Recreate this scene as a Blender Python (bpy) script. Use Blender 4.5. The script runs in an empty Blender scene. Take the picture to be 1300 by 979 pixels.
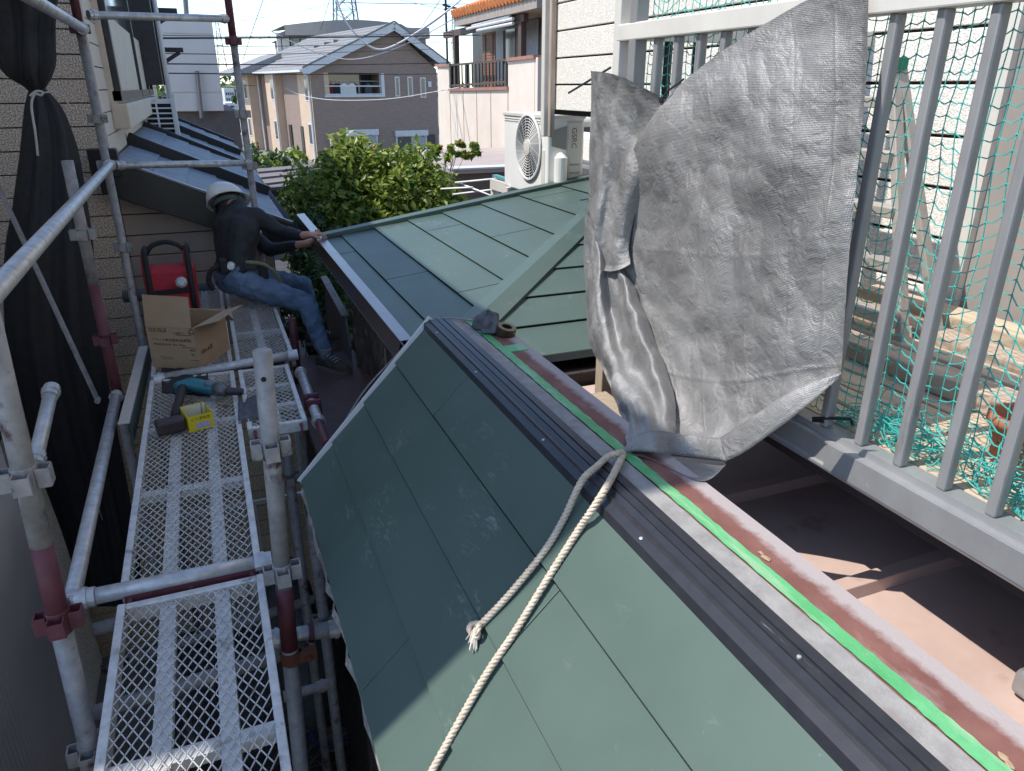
import bpy, bmesh, math, random
from mathutils import Vector, Matrix, noise
random.seed(7)
C = bpy.context.scene.collection
S = bpy.context.scene
ZC = 4.6                      # camera height above the ground
PITCH, YAW, FPX = math.radians(22.1), math.radians(-21.9), 935.0
# ---------------------------------------------------------------- camera
cam = bpy.data.cameras.new('camera'); camo = bpy.data.objects.new('camera', cam); C.objects.link(camo)
cam.sensor_width = 36; cam.lens = FPX / 1300 * 36; cam.clip_start = .05; cam.clip_end = 3000
camo.location = (0, 0, ZC); camo.rotation_euler = (math.radians(90) - PITCH, 0, YAW)
S.camera = camo
# ---------------------------------------------------------------- sky and sun
SUN_EL, SUN_AZ = math.radians(56.5), math.radians(-82)   # azimuth clockwise from +Y: from the left, a little ahead
w = bpy.data.worlds.new('World'); S.world = w; w.use_nodes = True
nt = w.node_tree; nt.nodes.clear()
sky = nt.nodes.new('ShaderNodeTexSky'); sky.sky_type = 'NISHITA'; sky.sun_disc = False
sky.sun_elevation = SUN_EL; sky.sun_rotation = SUN_AZ % (2 * math.pi); sky.dust_density = .6; sky.air_density = 1.0; sky.ozone_density = 2.2; sky.altitude = 900
bg = nt.nodes.new('ShaderNodeBackground'); bg.inputs[1].default_value = .15
wo = nt.nodes.new('ShaderNodeOutputWorld')
nt.links.new(sky.outputs[0], bg.inputs[0]); nt.links.new(bg.outputs[0], wo.inputs[0])
sl = bpy.data.lights.new('sun', 'SUN'); sl.energy = 2.75; sl.angle = math.radians(.5); sl.color = (1, .955, .88)
so = bpy.data.objects.new('sun', sl); C.objects.link(so)
sdir = Vector((math.sin(SUN_AZ) * math.cos(SUN_EL), math.cos(SUN_AZ) * math.cos(SUN_EL), math.sin(SUN_EL)))
so.rotation_euler = sdir.to_track_quat('Z', 'Y').to_euler(); so.location = (-8, 2, 14)
S.view_settings.view_transform = 'Standard'; S.view_settings.look = 'None'; S.view_settings.exposure = 1.0; S.view_settings.gamma = 1
# ---------------------------------------------------------------- helpers
def ray(px, py):
    u = (px - 650) / FPX; v = (489.5 - py) / FPX
    d = Vector((u, v, -1)); return camo.rotation_euler.to_matrix() @ d
def at(px, py, x=None, y=None, z=None):
    d = ray(px, py); o = Vector((0, 0, ZC))
    if x is not None: t = x / d.x
    elif y is not None: t = y / d.y
    else: t = (z - ZC) / d.z
    return o + d * t
def onplane(px, py, p, n):
    d = ray(px, py); o = Vector((0, 0, ZC)); p = Vector(p); n = Vector(n)
    return o + d * ((p - o).dot(n) / d.dot(n))
V = Vector
class MB:
    def __init__(s): s.v = []; s.f = []; s.m = []; s.mi = 0
    def add(s, vs, fs):
        b = len(s.v); s.v += [tuple(v) for v in vs]
        for f in fs: s.f.append([b + i for i in f]); s.m.append(s.mi)
        return s
    def bx(s, x0, x1, y0, y1, z0, z1):
        return s.add([(x0,y0,z0),(x1,y0,z0),(x1,y1,z0),(x0,y1,z0),(x0,y0,z1),(x1,y0,z1),(x1,y1,z1),(x0,y1,z1)],
            [(0,3,2,1),(4,5,6,7),(0,1,5,4),(1,2,6,5),(2,3,7,6),(3,0,4,7)])
    def hexa(s, p): # 8 points, bottom ring then top ring
        return s.add(p, [(0,3,2,1),(4,5,6,7),(0,1,5,4),(1,2,6,5),(2,3,7,6),(3,0,4,7)])
    def bar(s, p, q, wd, ht, up=(0,0,1)):
        p = V(p); q = V(q); d = (q - p).normalized(); up = V(up)
        sd = d.cross(up)
        if sd.length < 1e-4: sd = d.cross(V((0,1,0)))
        sd.normalize(); u2 = sd.cross(d).normalized(); a = sd * (wd / 2); b = u2 * (ht / 2)
        return s.hexa([p-a-b, p+a-b, q+a-b, q-a-b, p-a+b, p+a+b, q+a+b, q-a+b])
    def tube(s, pts, r, n=8, caps=True):
        pts = [V(p) for p in pts]; k = len(pts); rr = r if isinstance(r, (list, tuple)) else [r] * k
        t0 = (pts[1] - pts[0]).normalized(); u = t0.orthogonal().normalized(); vs = []; fs = []
        for i, p in enumerate(pts):
            t = (pts[min(i+1,k-1)] - pts[max(i-1,0)])
            t = t.normalized() if t.length > 1e-9 else t0
            u = (u - t * u.dot(t)); u = u.normalized() if u.length > 1e-6 else t.orthogonal().normalized()
            w_ = t.cross(u)
            for j in range(n):
                a = 2 * math.pi * j / n; vs.append(p + (u * math.cos(a) + w_ * math.sin(a)) * rr[i])
        for i in range(k - 1):
            for j in range(n):
                j2 = (j + 1) % n; fs.append((i*n+j, i*n+j2, (i+1)*n+j2, (i+1)*n+j))
        if caps: fs.append(tuple(range(n))[::-1]); fs.append(tuple((k-1)*n + j for j in range(n)))
        return s.add(vs, fs)
    def poly(s, pts): return s.add(pts, [tuple(range(len(pts)))])
    def prism(s, pts, ext):
        n = len(pts); e = V(ext); a = [V(p) for p in pts]
        return s.add(a + [p + e for p in a], [tuple(range(n))[::-1], tuple(range(n, 2*n))] + [(i, (i+1)%n, n+(i+1)%n, n+i) for i in range(n)])
    def grid(s, rows):
        nr = len(rows); nc = len(rows[0]); vs = [p for r in rows for p in r]
        return s.add(vs, [(i*nc+j, i*nc+j+1, (i+1)*nc+j+1, (i+1)*nc+j) for i in range(nr-1) for j in range(nc-1)])
    def lathe(s, c, prof, n=20, ax=(0,0,1)):
        ax = V(ax).normalized(); u = ax.orthogonal().normalized(); w_ = ax.cross(u); c = V(c); vs = []; k = len(prof)
        for r, h in prof:
            for j in range(n):
                a = 2*math.pi*j/n; vs.append(c + ax*h + (u*math.cos(a) + w_*math.sin(a))*r)
        return s.add(vs, [(i*n+j, i*n+(j+1)%n, (i+1)*n+(j+1)%n, (i+1)*n+j) for i in range(k-1) for j in range(n)] + [tuple(range(n))[::-1], tuple((k-1)*n+j for j in range(n))])
    def build(s, name, mat, parent=None, smooth=False, bevel=0, solid=0, sub=0, kind=None, recalc=True):
        me = bpy.data.meshes.new(name); me.from_pydata(s.v, [], s.f)
        mats = mat if isinstance(mat, (list, tuple)) else [mat]
        for m in mats: me.materials.append(m)
        if len(mats) > 1: me.polygons.foreach_set('material_index', s.m)
        if recalc:
            bm = bmesh.new(); bm.from_mesh(me); bmesh.ops.recalc_face_normals(bm, faces=bm.faces); bm.to_mesh(me); bm.free()
        if smooth: me.polygons.foreach_set('use_smooth', [True] * len(me.polygons))
        o = bpy.data.objects.new(name, me); C.objects.link(o); put(o, parent)
        if sub: md = o.modifiers.new('sub', 'SUBSURF'); md.levels = md.render_levels = sub
        if solid: md = o.modifiers.new('solid', 'SOLIDIFY'); md.thickness = solid; md.offset = 0
        if bevel: md = o.modifiers.new('bevel', 'BEVEL'); md.width = bevel; md.segments = 2; md.limit_method = 'ANGLE'
        if kind: o['kind'] = kind
        return o
def put(o, parent):
    if parent is not None:
        o.parent = parent
        if parent.type == 'EMPTY': o.matrix_parent_inverse = Matrix.Translation(-V(parent.location))
def tag(o, label, cat=None, group=None):
    o['label'] = label
    if cat: o['category'] = cat
    if group: o['group'] = group
    return o
def T(name, label, cat, loc=(0,0,0), group=None):
    o = bpy.data.objects.new(name, None); C.objects.link(o); o.location = loc; o.empty_display_size = .1
    return tag(o, label, cat, group)
def dup(root, offset, label):
    r = root.copy(); C.objects.link(r); r.location = V(root.location) + V(offset); r['label'] = label
    for ch in list(root.children):
        c = ch.copy(); C.objects.link(c); c.parent = r; c.matrix_parent_inverse = ch.matrix_parent_inverse.copy()
        for g in list(ch.children):
            d = g.copy(); C.objects.link(d); d.parent = c
    return r
def struct(o): o['kind'] = 'structure'; return o
# ---------------------------------------------------------------- materials
def M(name, c, c2=None, ns=6., rough=.6, metal=0., bump=0., bs=60., det=5., stretch=(1,1,1), spots=None, spec=.5, lo=.35, hi=.65, rvar=0.):
    m = bpy.data.materials.new(name); m.use_nodes = True; n = m.node_tree; b = n.nodes['Principled BSDF']; L = n.links.new
    tc = n.nodes.new('ShaderNodeTexCoord'); mp = n.nodes.new('ShaderNodeMapping'); mp.inputs['Scale'].default_value = stretch
    L(tc.outputs['Object'], mp.inputs[0])
    b.inputs['Roughness'].default_value = rough; b.inputs['Metallic'].default_value = metal
    b.inputs['Specular IOR Level'].default_value = spec
    if c2 is None: c2 = tuple(k * .8 for k in c)
    tx = n.nodes.new('ShaderNodeTexNoise'); tx.inputs['Scale'].default_value = ns; tx.inputs['Detail'].default_value = det; tx.inputs['Roughness'].default_value = .6
    L(mp.outputs[0], tx.inputs[0])
    rp = n.nodes.new('ShaderNodeValToRGB'); rp.color_ramp.elements[0].position = lo; rp.color_ramp.elements[1].position = hi
    rp.color_ramp.elements[0].color = (*c, 1); rp.color_ramp.elements[1].color = (*c2, 1)
    L(tx.outputs[0], rp.inputs[0]); col = rp.outputs[0]
    if spots:   # (colour, scale, threshold, softness[, stretch])
        sc, ss, th, sf = spots[:4]
        t2 = n.nodes.new('ShaderNodeTexNoise'); t2.inputs['Scale'].default_value = ss; t2.inputs['Detail'].default_value = 7; t2.inputs['Roughness'].default_value = .65
        m2 = n.nodes.new('ShaderNodeMapping'); m2.inputs['Scale'].default_value = spots[4] if len(spots) > 4 else (1,1,1); m2.inputs['Location'].default_value = (3.1, 1.7, .6)
        L(tc.outputs['Object'], m2.inputs[0]); L(m2.outputs[0], t2.inputs[0])
        r2 = n.nodes.new('ShaderNodeMapRange'); r2.inputs[1].default_value = th; r2.inputs[2].default_value = th + sf
        L(t2.outputs[0], r2.inputs[0]); mx = n.nodes.new('ShaderNodeMix'); mx.data_type = 'RGBA'
        L(r2.outputs[0], mx.inputs['Factor']); L(col, mx.inputs['A']); mx.inputs['B'].default_value = (*sc, 1); col = mx.outputs['Result']
    L(col, b.inputs['Base Color'])
    if rvar:
        mr = n.nodes.new('ShaderNodeMapRange'); mr.inputs[3].default_value = rough - rvar; mr.inputs[4].default_value = rough + rvar
        L(tx.outputs[0], mr.inputs[0]); L(mr.outputs[0], b.inputs['Roughness'])
    if bump:
        t3 = n.nodes.new('ShaderNodeTexNoise'); t3.inputs['Scale'].default_value = bs; t3.inputs['Detail'].default_value = 4
        L(mp.outputs[0], t3.inputs[0]); bp = n.nodes.new('ShaderNodeBump'); bp.inputs['Strength'].default_value = bump; bp.inputs['Distance'].default_value = .01
        L(t3.outputs[0], bp.inputs['Height']); L(bp.outputs[0], b.inputs['Normal'])
    return m
def pebble(name, dark, light, sc=90., bump=.6):   # rough-cast siding: bright grains in a darker matrix
    m = bpy.data.materials.new(name); m.use_nodes = True; n = m.node_tree; b = n.nodes['Principled BSDF']; L = n.links.new
    tc = n.nodes.new('ShaderNodeTexCoord'); vo = n.nodes.new('ShaderNodeTexVoronoi'); vo.inputs['Scale'].default_value = sc
    ns = n.nodes.new('ShaderNodeTexNoise'); ns.inputs['Scale'].default_value = sc * .9; ns.inputs['Detail'].default_value = 4
    L(tc.outputs['Object'], vo.inputs[0]); L(tc.outputs['Object'], ns.inputs[0])
    rp = n.nodes.new('ShaderNodeValToRGB'); rp.color_ramp.elements[0].position = .42; rp.color_ramp.elements[1].position = .6
    rp.color_ramp.elements[0].color = (*dark, 1); rp.color_ramp.elements[1].color = (*light, 1)
    L(ns.outputs[0], rp.inputs[0]); L(rp.outputs[0], b.inputs['Base Color']); b.inputs['Roughness'].default_value = .75
    ad = n.nodes.new('ShaderNodeMath'); ad.operation = 'SUBTRACT'; L(ns.outputs[0], ad.inputs[0]); L(vo.outputs[0], ad.inputs[1])
    bp = n.nodes.new('ShaderNodeBump'); bp.inputs['Strength'].default_value = bump; bp.inputs['Distance'].default_value = .02
    L(ad.outputs[0], bp.inputs['Height']); L(bp.outputs[0], b.inputs['Normal'])
    return m
def leafmat(name, a, b_, c_):
    m = bpy.data.materials.new(name); m.use_nodes = True; n = m.node_tree; b = n.nodes['Principled BSDF']; L = n.links.new
    g = n.nodes.new('ShaderNodeNewGeometry'); rp = n.nodes.new('ShaderNodeValToRGB'); e = rp.color_ramp.elements
    e[0].color = (*a, 1); e[1].color = (*c_, 1); x = e.new(.5); x.color = (*b_, 1)
    L(g.outputs['Random Per Island'], rp.inputs[0]); L(rp.outputs[0], b.inputs['Base Color']); b.inputs['Roughness'].default_value = .42
    tr = n.nodes.new('ShaderNodeBsdfTranslucent'); L(rp.outputs[0], tr.inputs[0]); ms = n.nodes.new('ShaderNodeMixShader'); ms.inputs[0].default_value = .38
    out = n.nodes['Material Output']; L(b.outputs[0], ms.inputs[1]); L(tr.outputs[0], ms.inputs[2]); L(ms.outputs[0], out.inputs[0])
    return m
def glassmat(name, c, rough=.06):
    m = M(name, c, c, rough=rough, spec=.9); return m
def greenmat():
    m = M('green_roof_metal', (.083,.124,.106), (.095,.138,.118), 2.5, .5, .30, spec=.3); n = m.node_tree; L = n.links.new; b = n.nodes['Principled BSDF']; tc = n.nodes.new('ShaderNodeTexCoord')
    def nz(sc, det=6, st=(1,1,1), rough=.6, dist=0):
        mp = n.nodes.new('ShaderNodeMapping'); mp.inputs['Scale'].default_value = st; L(tc.outputs['Object'], mp.inputs[0])
        t = n.nodes.new('ShaderNodeTexNoise'); t.inputs['Scale'].default_value = sc; t.inputs['Detail'].default_value = det; t.inputs['Roughness'].default_value = rough; t.inputs['Distortion'].default_value = dist; L(mp.outputs[0], t.inputs[0]); return t
    def rng(o, a, c):
        r = n.nodes.new('ShaderNodeMapRange'); r.inputs[1].default_value = a; r.inputs[2].default_value = c; L(o, r.inputs[0]); return r.outputs[0]
    def mul(a, c):
        x = n.nodes.new('ShaderNodeMath'); x.operation = 'MULTIPLY'; L(a, x.inputs[0])
        if isinstance(c, float): x.inputs[1].default_value = c
        else: L(c, x.inputs[1])
        return x.outputs[0]
    patch = rng(nz(4.2, 2).outputs[0], .57, .68)                       # a few scuffed areas
    streak = rng(nz(26, 8, (2.2,.7,2.2), .75, 1.2).outputs[0], .53, .70)  # chalky scrape marks inside them
    dots = rng(nz(130, 2).outputs[0], .74, .80)                        # specks of dust
    mk = mul(mul(patch, streak), .75); ad = n.nodes.new('ShaderNodeMath'); ad.operation = 'MAXIMUM'; L(mk, ad.inputs[0]); L(mul(dots, .35), ad.inputs[1])
    src = b.inputs['Base Color'].links[0].from_socket; mx = n.nodes.new('ShaderNodeMix'); mx.data_type = 'RGBA'; L(ad.outputs[0], mx.inputs['Factor']); L(src, mx.inputs['A']); mx.inputs['B'].default_value = (.34,.37,.35,1); L(mx.outputs['Result'], b.inputs['Base Color'])
    r = n.nodes.new('ShaderNodeMapRange'); r.inputs[3].default_value = .42; r.inputs[4].default_value = .60; L(nz(5, 4).outputs[0], r.inputs[0]); L(r.outputs[0], b.inputs['Roughness'])
    bp = n.nodes.new('ShaderNodeBump'); bp.inputs['Strength'].default_value = .10; bp.inputs['Distance'].default_value = .03; L(nz(3.5, 1, (1,.5,1)).outputs[0], bp.inputs['Height']); L(bp.outputs[0], b.inputs['Normal'])
    mt = n.nodes.new('ShaderNodeMath'); mt.operation = 'MULTIPLY_ADD'; L(ad.outputs[0], mt.inputs[0]); mt.inputs[1].default_value = -.3; mt.inputs[2].default_value = .30; L(mt.outputs[0], b.inputs['Metallic'])
    return m
GREEN = greenmat()
DGREEN = M('dark_green_edge', (.05,.085,.085), (.06,.1,.1), 8, .5)
BLACKTRIM = M('black_ridge_metal', (.022,.023,.03), (.03,.031,.038), 30, .42, .1, spots=((.22,.22,.24), 55, .70, .04, (1,.06,1)))
CEMENT = M('cement_board', (.33,.32,.31), (.24,.228,.222), 25, .9, bump=.25, bs=300, spots=((.25,.17,.17), 7, .6, .08, (1,.4,1)))
TAPE = M('green_masking_tape', (.075,.34,.12), (.13,.43,.19), 9, .5, spots=((.27,.46,.27), 24, .56, .1, (1,.12,1)), bump=.35, bs=45)
REDPAINT = M('weathered_red_paint', (.165,.066,.053), (.225,.10,.082), 10, .75, spots=((.33,.25,.23), 12, .56, .16, (1,.3,1)), bump=.1, bs=120)
def wear_x(m, x0, x1, col):       # paint rubbed off towards the outer edge
    n = m.node_tree; L = n.links.new; b = n.nodes['Principled BSDF']; tc = n.nodes.new('ShaderNodeTexCoord'); sx = n.nodes.new('ShaderNodeSeparateXYZ'); L(tc.outputs['Object'], sx.inputs[0])
    nz = n.nodes.new('ShaderNodeTexNoise'); nz.inputs['Scale'].default_value = 22; nz.inputs['Detail'].default_value = 8; nz.inputs['Roughness'].default_value = .7; L(tc.outputs['Object'], nz.inputs[0])
    ad = n.nodes.new('ShaderNodeMath'); ad.operation = 'MULTIPLY_ADD'; L(nz.outputs[0], ad.inputs[0]); ad.inputs[1].default_value = .05; L(sx.outputs[0], ad.inputs[2])
    r = n.nodes.new('ShaderNodeMapRange'); r.inputs[1].default_value = x0+.025; r.inputs[2].default_value = x1+.025; L(ad.outputs[0], r.inputs[0])
    src = b.inputs['Base Color'].links[0].from_socket; mx = n.nodes.new('ShaderNodeMix'); mx.data_type = 'RGBA'; L(r.outputs[0], mx.inputs['Factor']); L(src, mx.inputs['A']); mx.inputs['B'].default_value = (*col, 1); L(mx.outputs['Result'], b.inputs['Base Color'])
wear_x(REDPAINT, .848, .866, (.37,.32,.31))
WORNRED = M('worn_paint_edge', (.34,.28,.265), (.29,.215,.20), 60, .9, bump=.25, bs=220, lo=.35, hi=.7, spots=((.22,.11,.10), 16, .57, .12, (1,.2,1)))
REDROOF = M('faded_red_roof_metal', (.50,.36,.31), (.57,.43,.375), 5, .55, spots=((.36,.23,.20), 7, .60, .12), rvar=.1, bump=.1, bs=25)
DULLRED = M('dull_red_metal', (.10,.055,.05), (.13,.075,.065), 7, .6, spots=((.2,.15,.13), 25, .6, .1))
ALU = M('grey_aluminium', (.30,.30,.305), (.345,.345,.345), 12, .38, .35, rvar=.06, spots=((.6,.59,.57), 35, .68, .05))
BALUS = M('bronze_grey_aluminium', (.25,.248,.25), (.29,.285,.285), 9, .45, .15, spots=((.18,.175,.17), 30, .6, .1, (1,1,.15)), rvar=.08)
DARKALU = M('dark_bronze', (.035,.033,.035), (.05,.047,.047), 9, .4, .3)
GALV = M('galvanised_steel', (.56,.56,.56), (.40,.40,.40), 28, .42, .42, bump=.05, bs=160, spots=((.2,.17,.15), 20, .60, .12), rvar=.12)
GALVDULL = M('dull_scaffold_steel', (.36,.34,.33), (.24,.23,.225), 22, .6, .2, bump=.08, bs=120, spots=((.075,.028,.034), 9, .57, .1))
SCRED = M('scaffold_dark_red', (.095,.022,.032), (.125,.035,.045), 16, .6, spots=((.17,.12,.125), 26, .60, .1), bump=.06, bs=100)
MESHW = M('plank_mesh_steel', (.66,.645,.62), (.50,.49,.47), 30, .5, .15, spots=((.22,.18,.15), 14, .58, .12))
RUST = M('rusty_clamp', (.16,.055,.025), (.10,.045,.03), 40, .9, bump=.3, bs=120)
BROWNSTONE = pebble('brown_roughcast_siding', (.40,.315,.25), (.92,.80,.66), 125, .4)
LITSTONE = pebble('bounce_lit_roughcast', (.42,.31,.20), (.92,.78,.58), 120, .4)  # brown siding again, bounced sunlight on the lower wall put into its colour
JOINT = M('dark_joint', (.03,.025,.022), rough=.9)
PLAINBROWN = M('plain_brown_siding', (.40,.32,.265), (.36,.29,.24), 6, .7, bump=.06, bs=90)
CREAM = M('cream_siding', (.72,.60,.46), (.67,.55,.42), 3, .7, bump=.05, bs=120)
BLACKPAINT = M('black_roof_trim', (.012,.012,.014), (.018,.018,.02), 10, .35)
SLATE = M('dark_blue_slate', (.19,.205,.24), (.14,.155,.185), 9, .55, spots=((.30,.31,.34), 22, .62, .1), rvar=.1)
WHITESTONE = pebble('white_roughcast_siding', (.68,.64,.58), (.93,.89,.82), 170, .22)
WHITE = M('white_plastic', (.82,.81,.78), (.77,.76,.73), 5, .4, spots=((.5,.48,.42), 11, .66, .15))
OFFWHITE = M('offwhite_frame', (.66,.63,.57), (.6,.57,.52), 7, .5)
DARKGAP = M('dark_interior', (.015,.015,.016), rough=.9)
GREYWALL = M('grey_ribbed_metal', (.46,.46,.475), (.40,.40,.415), 2, .6)
GLASS = glassmat('window_glass', (.05,.06,.07))
PALEGLASS = glassmat('curtained_glass', (.30,.33,.36), .12)
TAN = M('tan_render', (.58,.43,.31), (.52,.38,.27), 1.2, .85, bump=.1, bs=30)
HBROWN = M('brown_tile_cladding', (.29,.21,.17), (.24,.175,.145), 2.5, .8, bump=.1, bs=20, stretch=(1,1,4))
PALETRIM = M('pale_grey_trim', (.62,.62,.62), (.55,.55,.55), 3, .6)
GREYTILE = M('grey_roof_tile', (.26,.255,.25), (.20,.20,.20), 5, .75, spots=((.42,.42,.41), 10, .6, .15))
APTWALL = M('grey_apartment_render', (.30,.28,.265), (.26,.245,.23), .6, .85)
BEIGE = M('beige_render', (.70,.60,.50), (.65,.55,.46), 1.5, .9, bump=.15, bs=40, spots=((.52,.41,.33), 3, .6, .2, (1,1,.25)))
ORANGE = M('orange_clay_tile', (.62,.22,.055), (.48,.13,.035), 6, .7)
WOODBR = M('brown_painted_wood', (.10,.06,.045), (.07,.042,.033), 14, .6, stretch=(1,1,.2))
TERRA = M('terracotta', (.42,.16,.09), (.36,.13,.075), 9, .8)
CARD = M('brown_cardboard', (.42,.29,.18), (.38,.26,.16), 8, .85, bump=.04, bs=60, stretch=(1,1,3))
CARDIN = M('cardboard_inside', (.40,.28,.18), (.36,.25,.155), 8, .85)
INK = M('black_ink', (.02,.018,.016), rough=.8)
REDBAG = M('red_canvas', (.48,.03,.045), (.38,.022,.036), 20, .75, bump=.15, bs=300)
BLACKWEB = M('black_webbing', (.015,.015,.017), (.024,.024,.026), 40, .8, bump=.1, bs=300)
YELLOW = M('yellow_card', (.72,.56,.02), (.66,.50,.015), 20, .55)
TEALTOOL = M('teal_tool_plastic', (.015,.14,.17), (.02,.17,.2), 20, .35)
GREYRUB = M('grey_tool_metal', (.18,.18,.19), (.12,.12,.125), 30, .45, .5)
SHIRT = M('black_compression_shirt', (.011,.012,.015), (.015,.016,.02), 18, .7, bump=.12, bs=45)
DENIM = M('blue_denim', (.075,.122,.195), (.165,.225,.315), 14, .85, bump=.35, bs=70, lo=.3, hi=.75)
SKIN = M('skin', (.42,.22,.15), (.36,.18,.12), 15, .55)
SOCK = M('beige_sock', (.35,.30,.25), rough=.9)
BOOT = M('olive_work_shoe', (.055,.05,.036), (.085,.075,.055), 30, .8, bump=.2, bs=150)
HELMET = M('white_helmet', (.72,.72,.68), (.66,.66,.62), 12, .3)
HAIR = M('dark_hair', (.02,.016,.014), (.035,.028,.024), 60, .6)
BELTMAT = M('dark_tool_belt', (.02,.019,.017), (.05,.045,.04), 40, .75, bump=.2, bs=120)
ROPEM = M('natural_rope', (.62,.53,.42), (.50,.41,.31), 60, .9, bump=.3, bs=400)
NETM = M('teal_net_cord', (.035,.36,.32), (.07,.46,.41), 20, .6)
NETDARK = M('dark_net_cord', (.012,.03,.03), rough=.7)
FLOORW = M('weathered_deck_wood', (.60,.50,.37), (.46,.36,.26), 6, .8, stretch=(9,.5,9), bump=.15, bs=20)
TIMBER = M('dark_timber', (.055,.04,.035), (.035,.027,.024), 12, .8, stretch=(6,1,6), bump=.3, bs=20)
PALEWOOD = M('pale_timber', (.42,.34,.25), (.34,.27,.19), 12, .8, stretch=(6,6,1), bump=.15, bs=30)
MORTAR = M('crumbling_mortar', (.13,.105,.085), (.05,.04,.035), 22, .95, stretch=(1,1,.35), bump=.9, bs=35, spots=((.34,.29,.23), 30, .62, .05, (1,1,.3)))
BROWNMETAL = M('brown_flashing', (.055,.035,.032), (.07,.045,.04), 10, .3, .2)
LITMETAL = M('lit_flashing_top', (.20,.18,.19), (.24,.21,.22), 10, .28, .5)  # same brown metal, the light on its top face put into the colour
ASPHALT = M('asphalt', (.06,.06,.06), (.045,.045,.047), 3, .9, bump=.2, bs=200)
SOIL = M('littered_soil', (.10,.085,.07), (.045,.038,.032), 9, .95, bump=.8, bs=40, spots=((.25,.22,.18), 40, .63, .06))
GROUND = M('ground', (.22,.20,.17), (.15,.14,.115), .6, .95, bump=.2, bs=20, spots=((.10,.13,.06), .35, .55, .1))
BARK = M('bark', (.09,.065,.045), (.055,.042,.032), 20, .9, stretch=(1,1,.2), bump=.5, bs=30)
LEAF = leafmat('citrus_leaves', (.055,.115,.014), (.19,.26,.03), (.42,.45,.085))
LEAF2 = leafmat('garden_leaves', (.03,.06,.02), (.07,.13,.03), (.16,.22,.07))
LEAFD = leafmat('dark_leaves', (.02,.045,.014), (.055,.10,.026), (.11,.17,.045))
FRUIT = M('orange_fruit', (.55,.20,.03), rough=.5)
CABLE = M('black_cable', (.02,.02,.022), rough=.6)
PYL = M('pylon_steel', (.16,.18,.20), rough=.6)
BLUEP = M('blue_plastic', (.02,.07,.22), rough=.45)
GREYFAB = M('grey_cloth', (.11,.115,.125), (.075,.08,.09), 20, .9, bump=.3, bs=60)
CITYW = M('far_building_render', (.55,.56,.58), (.45,.46,.49), .3, .9)
def tarpmat():
    m = M('silver_tarp', (.31,.30,.29), (.19,.183,.177), 5, .50, .30, spots=((.40,.39,.375), 9, .58, .2), rvar=.06)
    n = m.node_tree; L = n.links.new; b = n.nodes['Principled BSDF']; tc = n.nodes.new('ShaderNodeTexCoord')
    hs = []
    for rot in ((0,0,0),(math.radians(90),0,0)):
        mp = n.nodes.new('ShaderNodeMapping'); mp.inputs['Rotation'].default_value = rot; L(tc.outputs['Object'], mp.inputs[0])
        wv = n.nodes.new('ShaderNodeTexWave'); wv.bands_direction = 'Z'; wv.inputs['Scale'].default_value = 95; wv.inputs['Distortion'].default_value = 2.5; wv.inputs['Detail'].default_value = 3; wv.inputs['Detail Scale'].default_value = 2
        L(mp.outputs[0], wv.inputs[0]); hs.append(wv.outputs[1])
    ad = n.nodes.new('ShaderNodeMath'); ad.operation = 'ADD'; L(hs[0], ad.inputs[0]); L(hs[1], ad.inputs[1])
    cr = n.nodes.new('ShaderNodeTexNoise'); cr.inputs['Scale'].default_value = 26; cr.inputs['Detail'].default_value = 6; cr.inputs['Roughness'].default_value = .55; cr.inputs['Distortion'].default_value = .6; L(tc.outputs['Object'], cr.inputs[0])
    vm = n.nodes.new('ShaderNodeMix'); vm.data_type = 'RGBA'; vm.blend_type = 'ADD'; vm.inputs['Factor'].default_value = .22; L(tc.outputs['Object'], vm.inputs['A']); L(cr.outputs['Color'], vm.inputs['B'])
    vo = n.nodes.new('ShaderNodeTexVoronoi'); vo.inputs['Scale'].default_value = 6.5; vo.inputs['Detail'].default_value = 2; L(vm.outputs['Result'], vo.inputs[0])
    b0 = n.nodes.new('ShaderNodeBump'); b0.inputs['Strength'].default_value = .16; b0.inputs['Distance'].default_value = .035; L(vo.outputs[0], b0.inputs['Height'])
    b1 = n.nodes.new('ShaderNodeBump'); b1.inputs['Strength'].default_value = .24; b1.inputs['Distance'].default_value = .03; L(cr.outputs[0], b1.inputs['Height']); L(b0.outputs[0], b1.inputs['Normal'])
    b2 = n.nodes.new('ShaderNodeBump'); b2.inputs['Strength'].default_value = .30; b2.inputs['Distance'].default_value = .002; L(ad.outputs[0], b2.inputs['Height']); L(b1.outputs[0], b2.inputs['Normal'])
    L(b2.outputs[0], b.inputs['Normal']); return m
TARP = tarpmat()
DRAPE = M('black_mesh_sheet', (.016,.016,.018), (.024,.024,.027), 25, .75, bump=.15, bs=250)
STRING = M('pale_string', (.5,.48,.45), rough=.9)
# ================================================================ SETTING
g = MB(); N = 40
g.add([(-1500,-60,0),(1500,-60,0),(1500,2500,0),(-1500,2500,0)], [(0,1,2,3)])
struct(g.build('ground', GROUND))
r_ = MB(); r_.add([(-40,34,.01),(5.6,37,.01),(5.6,43,.01),(-40,40,.01)], [(0,1,2,3)]); r_.add([(-2.0,15,.012),(2.2,15,.012),(4.6,46,.012),(-.6,46,.012)], [(0,1,2,3)])
struct(r_.build('road', ASPHALT))
y_ = MB(); rows = []
for i in range(26):
    yy = -1 + i * .3; rows.append([(-.9 + j * .1, yy, .02 + random.uniform(0, .05)) for j in range(19)])
y_.grid(rows); struct(y_.build('side_yard', SOIL))
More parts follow.
